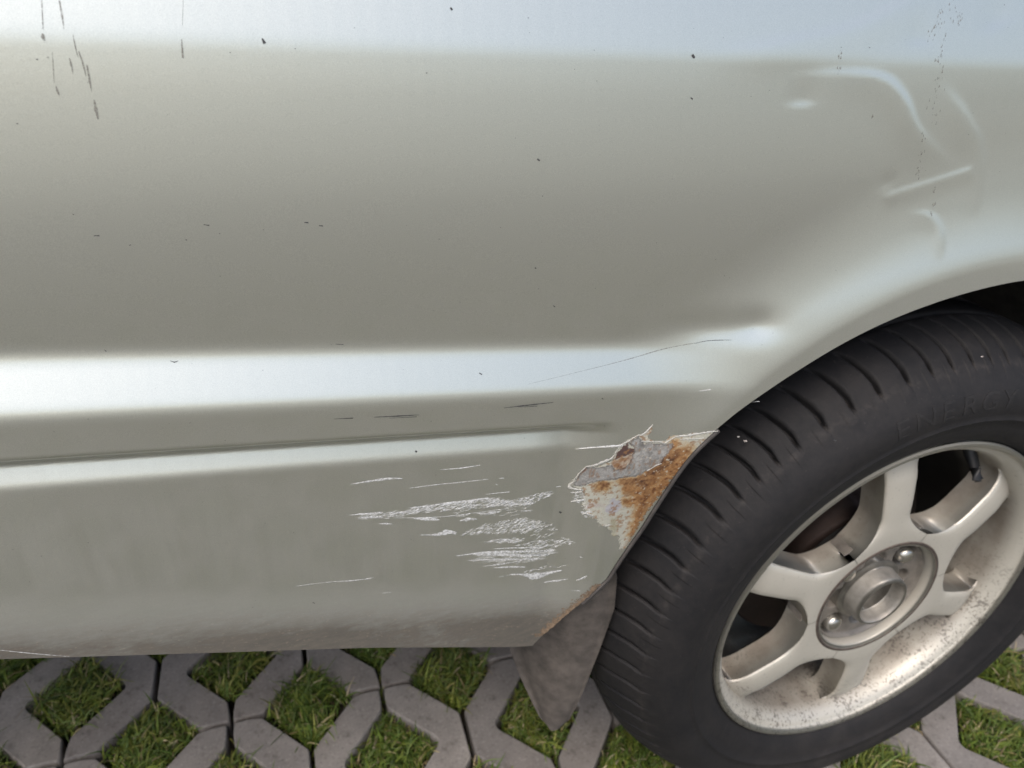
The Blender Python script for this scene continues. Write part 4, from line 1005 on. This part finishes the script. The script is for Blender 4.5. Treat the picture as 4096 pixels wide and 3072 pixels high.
for c, q in enumerate((0.20, 0.125, 0.075)): C_[..., c] = C_[..., c] * (1 - mm) + q * mm
lay(RP['ORANGE2'], r_orange, 0.0022, 0.95, 1.5, brk=0.7)
lay(RP['BROWN'], r_brown, 0.0020, 0.95, 1.4, brk=0.5)
lay(RP['ORANGE3'], r_orange * 0.85, 0.0018, 0.95, 1.4, brk=0.5)
lay(RP['ORANGE1'], r_orange, 0.0018, 0.95, 1.4, brk=0.6)
lay(RP['ORANGE4'], r_orange, 0.0007, 0.8, 1.0, brk=0.3)
lay(RP['MAROON'], (0.070, 0.034, 0.029), 0.0004, 0.97, 0.8)
lay(RP['EDGE'], (0.22, 0.125, 0.055), 0.0030, 0.9, 1.0, brk=0.6, grow=0.001)
spk = vnoise(GX * 330 + 60, GZ * 330 + 20, 5, 0.65)
inlow = (sdist(RP['GRAY'], GX, GZ) > 0.0005) & (GX < -0.25)
mm = sst(0.53, 0.64, spk) * inlow * 0.75
for c, q in enumerate((0.23, 0.12, 0.05)): C_[..., c] = C_[..., c] * (1 - mm) + q * mm
lay(RP['STREAK'], (0.24, 0.21, 0.11), 0.0022, 0.6, 1.2, brk=0.4)
# a painted shadow line inside the broken paint edge, and small pale flecks left in the rust
eo = np.abs(sdist(RP['GRAY'], GX + nA * 0.0030 * 0.7, GZ + nB * 0.0030 * 0.7) + 0.0006)
C_ *= (1 - 0.45 * (1 - sst(0.0002, 0.0009, eo)) * (mid > 0.42))[..., None]
fl_ = (vnoise(GX * 700 + 31, GZ * 700 + 77, 2) > 0.80) & (GX > -0.30)
C_[fl_] = (0.42, 0.38, 0.30)
C_ *= (0.86 + 0.28 * fine)[..., None]
relief = 0.00010 + 0.00040 * (mid - 0.5) + 0.00012 * (fine - 0.5) - 0.0 * m_g
dO = sdist(ox, wx, wz)
keep = dO < 0.001
alpha_ = np.clip((-dO + (mid - 0.5) * 0.006 + (fine - .5) * 0.002) / 0.0012 + 0.3, 0, 1)
alpha_ = np.where(GZ > 0.222 + 0.25 * (GX + 0.34), np.clip((0.0006 - dO) / 0.0005, 0, 1), alpha_)
cell = keep[:-1, :-1] & keep[1:, :-1] & keep[:-1, 1:] & keep[1:, 1:] & (inside(poly, GX, GZ)[:-1, :-1])
usev = np.zeros_like(keep); usev[:-1, :-1] |= cell; usev[1:, :-1] |= cell; usev[:-1, 1:] |= cell; usev[1:, 1:] |= cell
idx = -np.ones(GX.shape, int); idx[usev] = np.arange(usev.sum())
ii, jj = np.nonzero(cell)
yy_ = Yat(GX, GZ) - np.clip(relief, 0.00003, 1) - 0.00006
V = np.stack([GX[usev], yy_[usev], GZ[usev]], 1)
F = np.stack([idx[ii, jj], idx[ii + 1, jj], idx[ii + 1, jj + 1], idx[ii, jj + 1]], 1)
ro = mesh_obj('rust_patch', V, F, M_RUST, col=np.concatenate([C_[usev], alpha_[usev][:, None]], 1)); attach(ro, panel)
ro['label'] = 'bare grey metal and orange rust where the paint has flaked off'
M_PEEL = mat_simple('peeled_paint_edge', (0.45, 0.44, 0.40), 0.5, 0.0, 0.12, 120, 0.2)
pe = MB()
for pts, ws in PEEL: ribbon(pe, pts, [w * 0.8 for w in ws], off=0.00020, jit=0.75, crown=0.0005)
so = pe.build('peeled_paint_edge', M_PEEL); attach(so, panel); so['kind'] = 'stuff'
